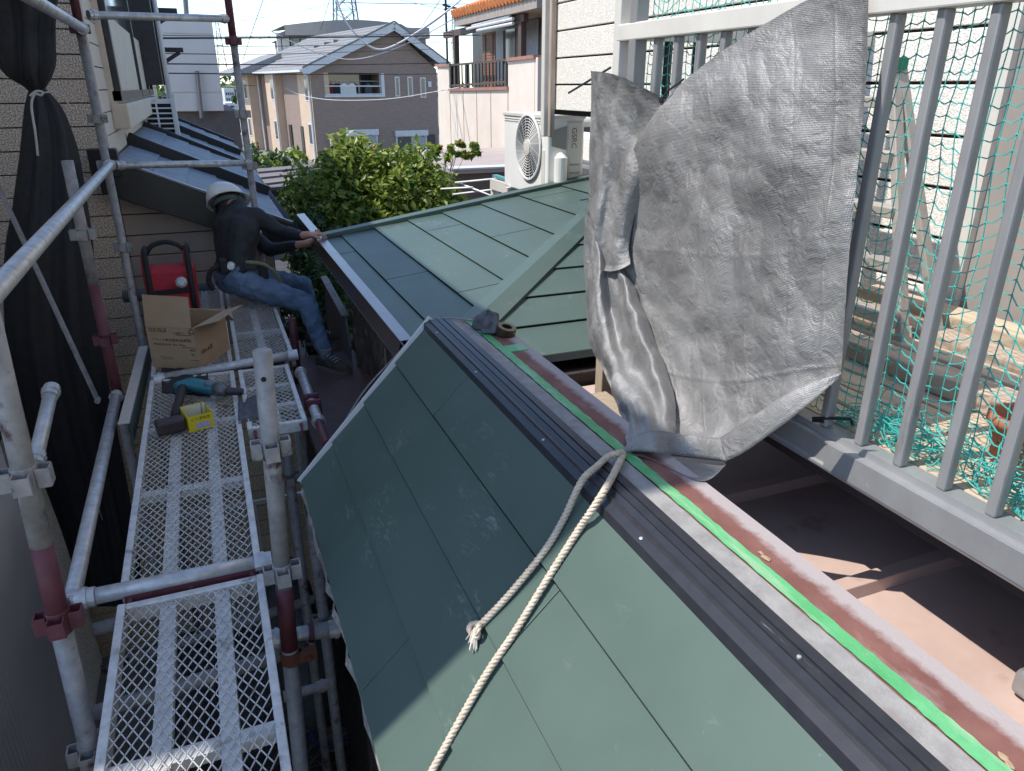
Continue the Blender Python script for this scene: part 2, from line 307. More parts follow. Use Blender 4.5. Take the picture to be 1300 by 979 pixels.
# ================================================================ THE HOUSE UNDER THE ROOFER
RP = V((.177, 0, ZC - 1.31)); RD = V((.49, 0, .533)); RN = V((-.533, 0, .49)).normalized()
def roofpt(px, py, off=0.):
    return onplane(px, py, RP + RN * off, RN)
def rt(p): return (p.x - .177) / .49
house = T('tin_roofed_house', 'low house with steep green sheet roof, black ridge capping and red parapet', 'house', (.6, 1, 0))
A0, A1 = -1.4, 2.43
m = MB(); m.prism([(.30,A0,0),(.30,A0,ZC-1.24),(.655,A0,ZC-.83),(.87,A0,ZC-.80),(.87,A0,ZC-1.13),(2.9,A0,ZC-1.13),(2.9,A0,0)], (0, A1-.03-A0, 0))
m.build('wall', MORTAR, house)
m = MB(); q = [RP - RD*.01, RP + RD*1.0]
m.hexa([V((p.x, y, p.z)) + RN*o for o in (-.03, 0) for p, y in ((q[0],A0),(q[0],A1-.012),(q[1],A1-.012),(q[1],A0))])
roof = m.build('steep_roof', DARKGAP, house)
ts = [0, .246, .496, .746, 1.0]
joints = {0:[], 1:[], 2:[], 3:[]}
for a_, b_ in (((448,879),(523,817)),((457,626),(500,579)),((641,825),(716,744)),((554,523),(597,475))):
    p = (roofpt(*a_, .01) + roofpt(*b_, .01)) / 2; k = min(3, max(0, int(rt(p) / .249))); joints[k].append(p.y)
for k, ex in ((0,-.35),(1,.55),(2,-.4),(3,.35)): joints[k].append(ex)
for k in range(4):
    js = [A0] + sorted(joints[k]) + [A1 - .004]
    for i in range(len(js) - 1):
        y0, y1 = js[i] + (.0013 if i else 0), js[i+1] - .0013
        lo = RP + RD * (ts[k] - .010); hi = RP + RD * (ts[k+1] - (.0165 if k < 3 else -.01))
        e0, e1 = .0145 + random.uniform(-.001, .001), .0145 + random.uniform(-.001, .001)
        m = MB(); m.hexa([V((lo.x,y0,lo.z))+RN*(e0-.0045), V((lo.x,y1,lo.z))+RN*(e1-.0045), V((hi.x,y1,hi.z))+RN*.001, V((hi.x,y0,hi.z))+RN*.001,
                 V((lo.x,y0,lo.z))+RN*e0, V((lo.x,y1,lo.z))+RN*e1, V((hi.x,y1,hi.z))+RN*.0055, V((hi.x,y0,hi.z))+RN*.0055])
        m.build('roof_panel', GREEN, roof, bevel=.0012)
m = MB(); a_ = RP - RD*.02 + RN*.012; b_ = RP + RD*1.02 + RN*.012
m.bar((a_.x,A1+.003,a_.z), (b_.x,A1+.003,b_.z), .009, .02, RN); m.build('rake_edge', PALETRIM, roof)
m = MB(); rows = []          # crumbling board edge under the eave
for i in range(60):
    y = A0 + (A1-.03-A0) * i / 59; j = random.uniform(-.006,.006)
    rows.append([(.165+j,y,ZC-1.318),(.158+j*1.5,y,ZC-1.345+random.uniform(-.012,.012)),(.185+j,y,ZC-1.385+random.uniform(-.03,.03)),(.30,y,ZC-1.40)])
m.grid(rows); m.build('eave_soffit', M('crumbled_eave_board', (.36,.31,.26), (.20,.17,.145), 30, .95, bump=.7, bs=60, spots=((.55,.50,.43), 25, .6, .05)), roof)
m = MB(); m.bx(.85,7,-6,-1.5,0,ZC+2.7); m.build('shade_storey', CREAM, house)  # unseen block added behind the camera to darken bars and shaded roof
# ridge capping: ribbed black sheet
CX_ = lambda x: .632+(x-.632)*.86
prof = [(.632,-.806),(.640,-.800),(.643,-.776),(.662,-.7685),(.666,-.764),(.672,-.764),(.676,-.7675),(.692,-.763),(.6935,-.7665),(.6955,-.7665),(.697,-.7625),(.714,-.7605),(.7155,-.766),(.7185,-.766),(.720,-.760),(.741,-.7595),(.744,-.769)]
m = MB(); m.grid([[(CX_(x), y, ZC+z) for x, z in prof] for y in (A0, .1, 1.6, A1+.012)])
cap = m.build('ridge_cap', BLACKTRIM, house, solid=.002)
m = MB(); m.prism([(.640,A1+.010,ZC-.80),(.643,A1+.010,ZC-.774),(.672,A1+.010,ZC-.766),(.726,A1+.010,ZC-.762),(.729,A1+.010,ZC-.80)], (0,.004,0)); m.build('end_plate', BLACKPAINT, cap)
for y in (.16,.98,1.42,1.9,2.3):
    m = MB(); m.lathe((.651,y,ZC-.772), [(.0045,-.002),(.0045,.001),(.002,.0022)], 10, (-.2,0,1)); m.build('screw', GALV, cap)
for y in (.62,):
    m = MB(); m.lathe((.694,y,ZC-.7595), [(.0035,-.002),(.0035,.0012),(.0015,.002)], 10); m.build('screw', GALV, cap)
par = MB(); par.bx(.7245,.890,A0,A1,ZC-1.10,ZC-.7755); par = par.build('parapet', REDPAINT, house)
def strip(x0, x1, z, mat, nm, wob, n=70, y0=A0, y1=A1-.02):
    m = MB(); rows = []
    for i in range(n):
        y = y0 + (y1-y0)*i/(n-1); rows.append([(x0+random.uniform(-wob,wob), y, z), (x1+random.uniform(-wob,wob), y, z)])
    m.grid(rows); return m.build(nm, mat, par)
m = MB(); m.bx(.731,.779,A0,A1-.01,ZC-.775,ZC-.7715); m.build('cement_strip', CEMENT, par, bevel=.001)
strip(.782,.809,ZC-.7708,TAPE,'masking_tape',.0016,240)
m = MB(); m.bx(.80,.872,2.03,2.09,ZC-.775,ZC-.7725); m.build('masking_tape', TAPE, par)
for k in range(0):          # flakes of old sealant along the tape
    y = random.uniform(.2,1.1); m_ = .812+random.uniform(-.002,.006)
    if k < 6:
        m = MB(); m.lathe((m_,y,ZC-.7735),[(.006,0),(.005,.003),(.001,.004)],7); m.build('sealant_flake', PALETRIM, par)
for px,py,s in ((972,708,.010),(966,702,.007),(1100,832,.004),(1275,962,.008),(1283,972,.006)):
    p = at(px,py,z=ZC-.773); m = MB(); rows = [[p+V((math.cos(a)*s*(1-.3*i)*(.6+.5*noise.noise(V((a,s*900,i)))),math.sin(a)*s*1.5*(1-.3*i)*(.7+.5*noise.noise(V((a*2,s*700,i)))),.0012*i)) for a in [2*math.pi*j/10 for j in range(11)]] for i in range(3)]
    m.grid(rows); m.poly(rows[-1][:-1]); m.build('sealant_flake', CARDIN, par)
# flat red roof with batten seams
m = MB(); m.bx(.892,2.6,A0,2.40,ZC-1.128,ZC-1.10); fl = m.build('flat_roof', REDROOF, house)
for y in (-.33,.12,.57,1.02,1.47,1.92):
    m = MB(); m.hexa([(.893,y-.024,ZC-1.10),(2.6,y-.024,ZC-1.10),(2.6,y+.024,ZC-1.10),(.893,y+.024,ZC-1.10),(.893,y-.019,ZC-1.068),(2.6,y-.019,ZC-1.068),(2.6,y+.019,ZC-1.068),(.893,y+.019,ZC-1.068)])
    m.build('batten_seam', REDROOF, fl, bevel=.002)
# ---------------------------------------------------------------- the hip roof beyond
HX, HY, HZ = .66, 2.47, ZC - .98; SL, HK = .154, .93
def lz(x): return HZ + SL * (x - HX)
def az_(y): return HZ + SL * HK * (y - HY)
def hipy(x): return HY + (x - HX) / HK
VY = 5.15
hip = MB()
hip.add([(HX,HY,HZ-.03),(HX,VY,HZ-.03),(2.8,VY,lz(2.8)-.03),(2.8,hipy(2.8),lz(2.8)-.03)], [(0,1,2,3)])
hip.add([(HX,HY,HZ-.03),(2.8,hipy(2.8),lz(2.8)-.03),(2.8,HY,HZ-.03)], [(0,1,2)])
hip = hip.build('hip_roof', DARKGAP, house)
LN = V((-SL,0,1)).normalized(); AN = V((0,-SL*HK,1)).normalized()
bs = [.672,.809,1.04,1.283,1.535,1.829,2.127,2.473,2.80]
jn = {0:(441,323),1:(514,353),2:(606,369),3:(560,292)}
def panel(pts, offs, n, mat=GREEN):
    m = MB(); b = [V(p) + n*(o-.005) for p, o in zip(pts, offs)]; t = [V(p) + n*o for p, o in zip(pts, offs)]
    k = len(pts); m.add(b + t, [tuple(range(k))[::-1], tuple(range(k,2*k))] + [(i,(i+1)%k,k+(i+1)%k,k+i) for i in range(k)])
    m.build('roof_panel', mat, hip, bevel=.0012)
for i in range(8):
    x0, x1 = bs[i], bs[i+1]; cuts = []
    if i in jn: cuts.append(onplane(*jn[i], (HX,HY,HZ), LN).y)
    if i in (4,6): cuts.append(hipy(x1) + .25*i % .4 + .2 if hipy(x1) + .3 < VY else VY-.2)
    lo = x0 - .006; xh = x1-.0075; L0 = lambda x, y: V((x, y, lz(x)))
    cuts = [c for c in cuts if hipy(x1) + .03 < c < VY - .05]
    if cuts:
        c = cuts[0]
        panel([L0(lo,hipy(lo)),L0(lo,c-.0025),L0(xh,c-.0025),L0(xh,hipy(x1))], [.015,.015,.006,.006], LN)
        panel([L0(lo,c+.0025),L0(lo,VY),L0(xh,VY),L0(xh,c+.0025)], [.016,.015,.006,.007], LN)
    else:
        y1 = max(VY, hipy(x1)+.01); panel([L0(lo,hipy(lo)),L0(lo,VY),L0(xh,y1),L0(xh,hipy(x1))], [.015,.015,.006,.006], LN)
ys = [2.46,2.728,3.013,3.315,3.62,3.93,4.25,4.6]
hx = lambda y: HX + HK*(y-HY)
for i in range(7):
    y0, y1 = ys[i]-.004, ys[i+1]-.009; L0 = lambda x, y: V((x, y, az_(y)))
    panel([L0(hx(y0),y0),L0(2.8,y0),L0(2.8,y1),L0(hx(y1),y1)], [.015,.015,.006,.006], AN)
m = MB(); cp = []
for k in range(2):
    x = [HX-.02, 2.78][k]; y = hipy(x); z = lz(x) + .036
    dx = .085*.733; dy = .085*.68
    cp.append([(x-dx,y+dy,lz(x-dx)+.012),(x-dx,y+dy,lz(x-dx)+.027),(x,y,z+.004),(x+dx,y-dy,az_(y-dy)+.027),(x+dx,y-dy,az_(y-dy)+.010)])
m.grid(cp); m.build('hip_cap', GREEN, hip, solid=.003)
m = MB(); m.bar((HX-.03,VY+.035,lz(HX)+.022),(2.82,VY+.035,lz(2.8)+.022),.10,.03,LN); m.build('verge_cap', GREEN, hip, bevel=.004)
m = MB(); m.bar((HX-.03,VY+.085,lz(HX)-.03),(2.82,VY+.085,lz(2.8)-.03),.012,.12,LN); m.build('verge_board', DGREEN, hip)
m = MB(); m.bar((HX-.012,HY,HZ-.012),(HX-.012,VY+.05,HZ-.012),.01,.035); m.build('drip_edge', M('blue_grey_drip',(.13,.17,.20),rough=.4), hip)
m = MB(); m.bar((HX+.02,HY-.012,HZ-.005),(2.8,HY-.012,HZ-.005),.012,.03); m.build('drip_edge', DGREEN, hip)
m = MB(); rows = []
for i in range(46):
    y = HY + .06 + (VY-.05-HY-.06)*i/45
    rows.append([(.80+random.uniform(-.02,.02)+(.02*math.sin(y*9)), y, HZ-.04-.78*j/9) for j in range(10)])
m.grid(rows); m.build('side_wall', MORTAR, house)
m = MB(); m.bx(.82,2.8,HY+.05,VY-.05,0,HZ-.1); m.build('wall', MORTAR, house)
for i, (z0, z1) in enumerate(((-1.13,-1.05),(-1.25,-1.14),(-1.36,-1.26))):
    m = MB(); m.bx(.9,2.5,2.425+.01*i,2.47,ZC+z0,ZC+z1); m.build('timber_beam', TIMBER, house, bevel=.004)
P = [onplane(a,b,(.745,0,0),(1,0,0)) for a,b in ((411,353),(424,374),(438,402),(444,440),(446,476),(420,482))]
m = MB(); m.prism(P, (.012,0,0)); m.build('corner_board', M('grey_corner_board',(.16,.15,.145),rough=.7), house)
m = MB(); m.bar(P[0]+V((0,0,.01)), P[2]+V((0,0,.01)), .05, .012); m.build('board_edge', CEMENT, house)
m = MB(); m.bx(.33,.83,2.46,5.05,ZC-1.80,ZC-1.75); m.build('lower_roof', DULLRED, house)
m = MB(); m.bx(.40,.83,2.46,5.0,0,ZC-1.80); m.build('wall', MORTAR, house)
# ================================================================ WHITE HOUSE behind the balcony
WX = 2.1
wh = T('white_sided_house', 'white roughcast house behind the balcony, laid with wide horizontal siding boards', 'house', (3, 2, 0))
m = MB(); m.bx(WX+.02,6.5,-2,2.14,0,ZC+2.6); m.bx(WX+.021,6.5,2.14,4.55,ZC-.165,ZC+2.6); m.build('wall', JOINT, wh)
m = MB(); m.bx(2.9,6.5,2.15,4.5,0,ZC-.167); m.build('lower_wall', WHITESTONE, wh)
wy = at(1246,200,x=WX).y
for k in range(24):
    z0 = ZC - .74 + k*.15
    m = MB(); y0 = wy if z0 < ZC+.42 else -2
    m.bx(WX,WX+.03,y0,4.57 if z0 > ZC-.17 else 2.16,z0+.005,z0+.145); m.build('siding_board', WHITESTONE, wh, bevel=.003)
m = MB(); m.bx(WX-.02,WX+.03,wy-.035,wy,ZC-.74,ZC+.42); m.bx(WX-.02,WX+.03,-.6,wy,ZC+.40,ZC+.44); m.bx(WX-.02,WX+.03,-.6,wy,ZC-.74,ZC-.70)
wn = m.build('sliding_window', OFFWHITE, wh)
m = MB(); m.bx(WX+.005,WX+.015,-.6,wy-.035,ZC-.70,ZC+.40); m.build('pane', M('warm_grey_glass',(.30,.27,.25),(.36,.33,.30),2,.25), wn)
m = MB(); m.bx(WX-.012,WX+.01,wy-.30,wy-.25,ZC-.70,ZC+.40); m.build('stile', M('grey_stile',(.25,.25,.26),rough=.5), wn)
for nm, dx, dy, mt, wd in (('downpipe',-.05,.03,OFFWHITE,.05),('drain_channel',-.04,-.045,M('brown_streaked_pipe',(.30,.22,.17),(.5,.42,.36),6,.7,stretch=(4,4,.5)),.035)):
    m = MB(); m.bx(WX+dx,WX+dx+wd,4.53+dy,4.53+dy+wd,ZC-.30,ZC+2.5); m.build(nm, mt, wh, bevel=.006)
p0 = at(722,118,x=1.95); p1 = at(775,86,x=1.95)
m = MB(); m.tube([p0,p1],.006); m.build('hook_rod', DARKALU, wh)
m = MB(); m.prism([(.2,-2,ZC+2.6),(.2,5.2,ZC+2.6),(6.5,5.2,ZC+2.6),(6.5,-2,ZC+2.6)], (0,0,.12))   # roof overhang above
m.v = [(max(x,1.55),y,z) for x,y,z in m.v]; m.build('roof', GREYTILE, wh)
m = MB(); m.bx(2.78,3.4,4.62,6.6,ZC-1.2,ZC-.60); m.bx(2.95,3.4,4.62,6.6,ZC-.597,ZC-.40); m.build('rear_ledge', WHITESTONE, wh)
m = MB(); m.tube([(2.74,5.5,ZC-.25),(3.4,5.5,ZC-.24)],.05,12); m.build('drain_pipe', WHITE, wh, smooth=True)
# ================================================================ BALCONY
BX = 1.175
bal = T('balcony', 'grey aluminium balcony with round upright bars and wooden deck boards, half behind a silver tarp', 'balcony', (1.6, 1.2, ZC-.8))
BA, BE = -.6, 2.06
m = MB(); pr = [(BX,-.785),(BX-.006,-.778),(BX-.006,-.772),(BX,-.768),(BX+.002,-.724),(BX-.003,-.721),(BX-.003,-.7155),(BX+.006,-.7135),(BX+.012,-.7135),(BX+.014,-.700),(BX+.052,-.698),(BX+.054,-.785)]
m.prism([(x,BA,ZC+z) for x,z in pr], (0,BE-BA,0)); m.build('base_rail', ALU, bal)
m = MB(); m.bx(BX-.008,BX+.002,BA,at(1050,580,x=BX).y,ZC-.7745,ZC-.716); m.build('joint_cover', ALU, bal, bevel=.001)
m = MB(); m.bx(BX+.055,2.1,BA,BE-.01,ZC-.84,ZC-.722); m.build('floor_slab', TIMBER, bal)
m = MB(); m.bx(BX+.004,BX+.05,BA,BE+.05,ZC+.122,ZC+.168); m.build('top_rail', OFFWHITE, bal, bevel=.004)
bx_ = BX + .028
for k in range(24):
    y = .72 + .0995*(k-10)
    if BA < y < 2.0:
        m = MB(); m.bx(bx_-.012,bx_+.012,y-.0105,y+.0105,ZC-.70,ZC+.124); m.build('baluster', BALUS, bal, bevel=.005)
for y in (2.02, 2.11):
    m = MB(); m.bx(BX+.005,BX+.045,y-.019,y+.019,ZC-.80,ZC+1.2); m.build('post', BALUS if y < 2.05 else OFFWHITE, bal, bevel=.003)
m = MB(); m.bx(BX+.05,2.09,2.03,2.06,ZC+.122,ZC+.165); m.build('top_rail', OFFWHITE, bal)
for x in (1.32,1.42,1.52,1.62,1.72,1.82,1.92,2.02):
    m = MB(); m.tube([(x,2.045,ZC-.70),(x,2.045,ZC+.122)],.013,8); m.build('baluster', DARKALU, bal)
for k in range(9):
    x0 = BX+.062+k*.095
    m = MB(); m.bx(x0,x0+.087,BA,BE-.03,ZC-.722,ZC-.70+random.uniform(-.002,.002)); m.build('floor_board', FLOORW, bal, bevel=.003)
# ================================================================ SCAFFOLD
def socket(mb, c, r=.024):      # wedge-scaffold pocket: four little cups round the post
    x, y, z = c
    mb.lathe((x,y,z), [(r+.002,-.03),(r+.003,-.028),(r+.003,.028),(r+.002,.03)], 12)
    for dx, dy in ((1,0),(-1,0),(0,1),(0,-1)):
        px_, py_ = -dy, dx
        for s in (-1,1): mb.bar((x+dx*r+px_*s*.017,y+dy*r+py_*s*.017,z),(x+dx*(r+.026)+px_*s*.017,y+dy*(r+.026)+py_*s*.017,z),.004,.046)
        mb.bar((x+dx*(r+.026)-px_*.018,y+dy*(r+.026)-py_*.018,z),(x+dx*(r+.026)+px_*.018,y+dy*(r+.026)+py_*.018,z),.004,.042)
def lerp(a, b, t): return V(a) + (V(b)-V(a))*t
def post(label, top, bot, zs, mat=GALVDULL, red=(), r=.0243, hole=False):
    t = T('scaffold_post', label, 'scaffold post', (bot[0],bot[1],bot[2]), 'scaffold posts')
    f = lambda z: lerp(top, bot, (top[2]-z)/(top[2]-bot[2]))
    segs = []; cur = top[2]
    for z1, z0 in sorted(red, reverse=True):
        if cur > z1: segs.append((cur, z1, mat))
        segs.append((min(z1,cur), z0, SCRED)); cur = z0
    segs.append((cur, bot[2], mat))
    for k, (a, b, mt) in enumerate(segs):
        m = MB(); m.tube([f(a), f(b)], r + .0004*(mt is SCRED), 16); m.build('pole', mt, t, smooth=True)
    for z in zs:
        m = MB(); socket(m, f(z), r); m.build('socket', SCRED if any(z0 <= z <= z1 for z1, z0 in red) else mat, t)
    if hole:
        p = f(top[2]-.07); m = MB(); m.lathe(p + V((-.004,-r-.0006,0)), [(.007,0),(.007,.001)], 10, (0,-1,0)); m.build('pin_hole', DARKGAP, t)
    return t
def zz(px, py, y): return at(px,py,y=y).z
a = at(12,520,y=1.75); b = at(102,900,y=1.75); d = (b-a)/(b.z-a.z)
P1t = a + d*(zz(0,392,1.75)-a.z); P1b = a + d*(ZC-2.35-a.z)
post('thick near scaffold post at the left edge, grey above and dark red below', P1t, P1b, [zz(42,605,1.75),zz(82,785,1.75),zz(110,955,1.75)], red=((zz(60,690,1.75),zz(85,800,1.75)),))
a = at(335,470,y=1.9); b = at(372,870,y=1.9); d = (b-a)/(b.z-a.z)
P2t = a + d*(zz(332,445,1.9)-a.z); P2b = a + d*(0.05-a.z)
post('scaffold post with open top and pin hole right of the near planks', P2t, P2b, [zz(347,568,1.9),zz(358,726,1.9)], red=((zz(360,745,1.9),zz(370,822,1.9)),), hole=True)
post('scaffold post in front of the cream wall corner, left of the worker', (-.524,5.0,ZC+1.0), (-.530,5.0,.02), [ZC+.29,ZC-.17,ZC-.42,ZC-.90], red=((ZC+1.0,ZC+.29),), r=.0225)
post('scaffold post with a red top standing behind the worker', (.284,5.5,ZC+1.1), (.288,5.5,.02), [ZC+.27,ZC-.17,ZC-.50], red=((ZC+1.1,ZC+.25),), r=.0225)
post('scaffold post with a dark red foot beside the black drape', (-.553,3.83,ZC-.30), (-.563,3.83,.02), [ZC-.62,ZC-1.12], red=((ZC-.85,ZC-1.55),))
post('short dark red scaffold post under the worker\'s knee', (at(371,404,y=4.55)), (.30,4.55,.02), [], red=((ZC-.8,ZC-1.75),))
post('dark scaffold post deep in the gap below the small plank', (.17,3.3,ZC-1.42), (.17,3.3,.02), [ZC-1.75])
post('thin far scaffold post low in the gap beside the house wall', (.22,2.9,ZC-1.75), (.22,2.9,.02), [ZC-2.3])
def pipe(label, p, q, mat=GALV, r=.0243, ends=True, extra=None):
    t = T('scaffold_pipe', label, 'scaffold pipe', lerp(p,q,.5), 'scaffold pipes')
    m = MB(); m.tube([p,q], r, 14); m.build('tube', mat, t, smooth=False)
    for o in t.children:
        for pl in o.data.polygons: pl.use_smooth = len(pl.vertices) == 4
    dv = (V(q)-V(p)).normalized()
    if ends:
        for e, s in ((p,1),(q,-1)):
            m = MB(); m.tube([V(e)+dv*s*.0,V(e)+dv*s*.05], r+.004, 14); m.tube([V(e)+dv*s*.02,V(e)+dv*s*.03], r+.008, 14); m.build('end_clamp', mat, t)
    return t
LX = -.47
pipe('long bright handrail pipe rising from the left edge to the wall corner post', (LX,1.55,ZC-.425), (-.505,4.97,ZC-.42))
pipe('top handrail pipe coming in from the upper left corner', (LX,2.2,ZC+.287), (-.505,4.97,ZC+.29))
pipe('bright ledger pipe running from the near left post to the black drape', (-.535,2.06,ZC-1.385), (-.553,3.78,ZC-1.39))
pipe('crosswise pipe under the joint of the two nearest planks', at(96,762,y=2.03), at(345,711,y=2.03))
pipe('crosswise pipe in front of the cardboard box', at(196,482,y=3.86), at(378,450,y=3.86))
pipe('upper of the two crosswise pipes left of the sky, over the dark window', at(112,19,y=5.0), at(289,24,y=5.5), r=.021)
pipe('lower crosswise pipe passing above the worker\'s helmet over the slate roofs', at(147,210,y=5.0), at(318,207,y=5.5), r=.021)
pipe('short leaning pipe stub with a clamp left of the planks', at(44,590,x=-.62), at(66,492,x=-.60), r=.022)
jp = pipe('pipe with a red clamp and screw end beside the small right plank', (.318,3.80,ZC-1.40), (.316,3.10,ZC-1.40))
for y in (3.28,3.36):
    m = MB(); m.bx(.283,.352,y-.008,y+.008,ZC-1.44,ZC-1.355); m.build('red_clamp', SCRED, jp, bevel=.004)
m = MB(); m.tube([(.316,3.12,ZC-1.40),(.314,2.88,ZC-1.40)],.019,10); m.build('screw_end', SCRED, jp)
jk = pipe('threaded jack pipe bracing the near right post against the house wall', at(340,812,y=1.95), at(437,796,y=1.95))
a = at(340,812,y=1.95); b = at(437,796,y=1.95)
m = MB()
for i in range(24): p = lerp(a,b,.42+.5*i/24); q = lerp(a,b,.42+.5*(i+.45)/24); m.tube([p,q],.0262,12)
m.build('thread', GALVDULL, jk)
for f_ in (.52,.93): m = MB(); m.tube([lerp(a,b,f_),lerp(a,b,f_+.07)],.031,10); m.build('red_nut', SCRED, jk)
cl = T('pipe_clamp', 'rusty orange clamp on the near right post', 'clamp', at(370,830,y=1.9))
c0 = at(370,832,y=1.9)
m = MB(); m.lathe(c0, [(.03,-.02),(.033,-.02),(.033,.02),(.03,.02)], 14); m.build('ring', RUST, cl)
m = MB(); m.bx(c0.x+.02,c0.x+.075,c0.y-.03,c0.y+.0,c0.z-.016,c0.z+.02); m.tube([c0+V((.05,-.045,0)),c0+V((.05,.03,0))],.008,8); m.build('bolt_block', RUST, cl, bevel=.004)
pipe('short low pipe near the ground in the gap', at(360,885,y=2.3), at(418,868,y=2.3), GALVDULL, .018)
pipe('crosswise pipe glimpsed through the nearest plank', at(120,800,y=2.45), at(345,735,y=2.45), GALVDULL, ends=False)
pipe('second crosswise pipe glimpsed low through the nearest plank', at(120,905,y=2.15), at(360,830,y=2.15), GALVDULL, ends=False)
pipe('third crosswise pipe glimpsed deep below the nearest plank', at(130,850,y=3.3), at(400,760,y=3.3), GALVDULL, ends=False)
br = T('diagonal_brace', 'flat grey diagonal brace crossing the black drape', 'brace', (-.9,4.5,ZC-1))
a = at(-10,220,y=4.55); b = at(124,508,y=4.15)
m = MB(); m.bar(a,b,.032,.012,(1,-.3,0)); m.build('bar', GALVDULL, br); m = MB(); m.lathe(b,[(.014,-.02),(.014,.02)],10,(0,1,0)); m.build('pivot', GALV, br)
# ---------------------------------------------------------------- planks
def plank(label, x0, x1, y0, y1, z, nch=2, mat=MESHW, pb=.0255, pa=.047):
    t = T('scaffold_plank', label, 'scaffold plank', ((x0+x1)/2,(y0+y1)/2,z), 'expanded mesh scaffold planks')
    for xe in (x0,x1-.022): m = MB(); m.bx(xe,xe+.022,y0,y1,z-.045,z+.006); m.build('side_rail', mat, t, bevel=.003)
    for ye in (y0,y1-.025): m = MB(); m.bx(x0+.022,x1-.022,ye,ye+.025,z-.045,z+.004); m.build('end_rail', mat, t, bevel=.003)
    for k in range(nch):
        xc = x0 + (x1-x0)*(k+1)/(nch+1) + (.012 if k else -.0)
        m = MB(); m.bx(xc-.021,xc+.021,y0+.025,y1-.025,z-.035,z-.006); m.build('stiffener', mat, t, bevel=.002)
    for k in (1,2):
        yc = y0+(y1-y0)*k/3; m = MB(); m.bx(x0+.022,x1-.022,yc-.02,yc+.02,z-.037,z-.009); m.build('cross_bar', mat, t)
    m = MB(); W = x1-x0-.04; Ln = y1-y0-.05; nb = max(2,int(round(W/pb))); na = int(round(Ln/pa)); ox, oy = x0+.02, y0+.025
    sb, sa = W/nb, Ln/na
    for j in range(na*2):
        for i in range(nb):
            p = V((ox+sb*i+(sb/2 if j%2 else 0), oy+sa*j/2, z)); 
            for s in (-1,1):
                q = V((p.x+s*sb/2, p.y+sa/2, z))
                if q.x < ox-.001 or q.x > ox+W+.001 or p.x > ox+W+.001: continue
                m.bar(p, q, .0020, .0035)
    m.build('mesh_deck', mat, t, kind='stuff')
    for x in (x0+.03,x1-.03):
        for yy, s in ((y0,-1),(y1,1)):
            m = MB(); m.tube([(x,yy,z-.015),(x,yy+s*.02,z-.002),(x,yy+s*.045,z-.02),(x,yy+s*.05,z-.045)],.007,6); m.build('hook', SCRED, t)
    return t
DZ = ZC-1.36
plank('nearest mesh plank at the bottom left, partly sunlit', -.402,-.008,.2,1.985,DZ)
plank('middle mesh plank carrying the drill and yellow box', -.402,-.008,2.06,3.83,DZ)
plank('far mesh plank under the cardboard box and red bag', -.402,-.008,3.90,5.70,DZ, mat=MESHW)
plank('short mesh plank to the right of the drill', .012,.262,3.06,3.82,DZ, nch=1, pb=.03)
plank('far right mesh plank the worker sits on', .010,.310,3.90,5.70,DZ, nch=1)
t = T('plank_end_bar', 'dark red angle bar across the joint of the two nearest planks', 'angle bar', (-.2,2.02,DZ))
m = MB(); m.bx(-.385,-.02,2.006,2.012,DZ-.03,DZ+.012); m.bx(-.385,-.02,2.0125,2.048,DZ-.03,DZ-.024); m.build('angle', SCRED, t)
t = T('plank_end_bar', 'dark red angle bar behind the crosswise pipe by the cardboard box', 'angle bar', (-.1,3.87,DZ))
m = MB(); m.bx(-.385,.25,3.885,3.892,DZ-.02,DZ+.018); m.build('angle', SCRED, t)
# pale steel angle lying along the left edge of the planks
t = T('metal_trim_strip', 'cream folded metal strip with a dark green inside lying beside the far plank', 'metal strip', (-.44,3.6,DZ))
a = at(157,538,z=DZ+.01); b = at(182,440,z=DZ+.01)
m = MB(); m.bar(a,b,.045,.004); m.build('cream_face', M('cream_coated_metal',(.52,.48,.42),rough=.4), t)
m = MB(); m.bar(a+V((.0255,0,-.045)),b+V((.0255,0,-.045)),.003,.09); m.build('green_face', DGREEN, t)
t = T('sheet_roll', 'grey roll lying crosswise behind the red tool bag', 'roll', at(155,377,y=5.66))
m = MB(); a = at(156,377,y=5.62); b = at(272,366,y=5.66); m.tube([a,b],.042,18); m.build('roll', GREYFAB, t, smooth=False); m = MB(); m.tube([a+V((-.003,0,0)),a+V((.004,0,0))],.02,12); m.build('core', DARKGAP, t)
# low white fence seen through the planks
t = T('garden_fence', 'low white fence with thin pickets seen through the middle plank', 'fence', (-.3,5.7,0))
a = at(226,656,y=5.8); b = at(322,639,y=5.8); b.z = a.z
m = MB(); m.bar(a,b+V((.5,0,0)),.03,.035); m.build('rail', WHITE, t)
for k in range(9):
    p = lerp(a,b,k*.17); m = MB(); m.bx(p.x-.006,p.x+.006,p.y-.006,p.y+.006,.02,p.z-.018); m.build('picket', WHITE, t)
# ================================================================ BROWN FLASHING in the worker's hands
FZ = ZC-.935
p = [onplane(x,y,(0,0,FZ),(0,0,1)) for x,y in ((508,433.5),(523.5,431),(386,271),(376.5,272.5))]
t = T('roof_flashing', 'long brown folded metal flashing with its lit top coloured brighter, held by the worker at the eave', 'flashing', lerp(p[0],p[3],.5))
m = MB(); m.prism(p,(0,0,.002)); m.build('top_face', LITMETAL, t)
lo = [p[0]+V((-.012,0,-.085)), p[3]+V((-.012,0,-.085))]
m = MB(); m.add([p[0],p[3],lo[1],lo[0]],[(0,1,2,3)]); m.build('front_face', BROWNMETAL, t, solid=.002)
m = MB(); m.bar(lo[0]+V((.008,0,.0)),lo[1]+V((.008,0,.0)),.02,.002); m.build('bottom_lip', M('flashing_lip',(.2,.22,.26),rough=.35,metal=.4), t)
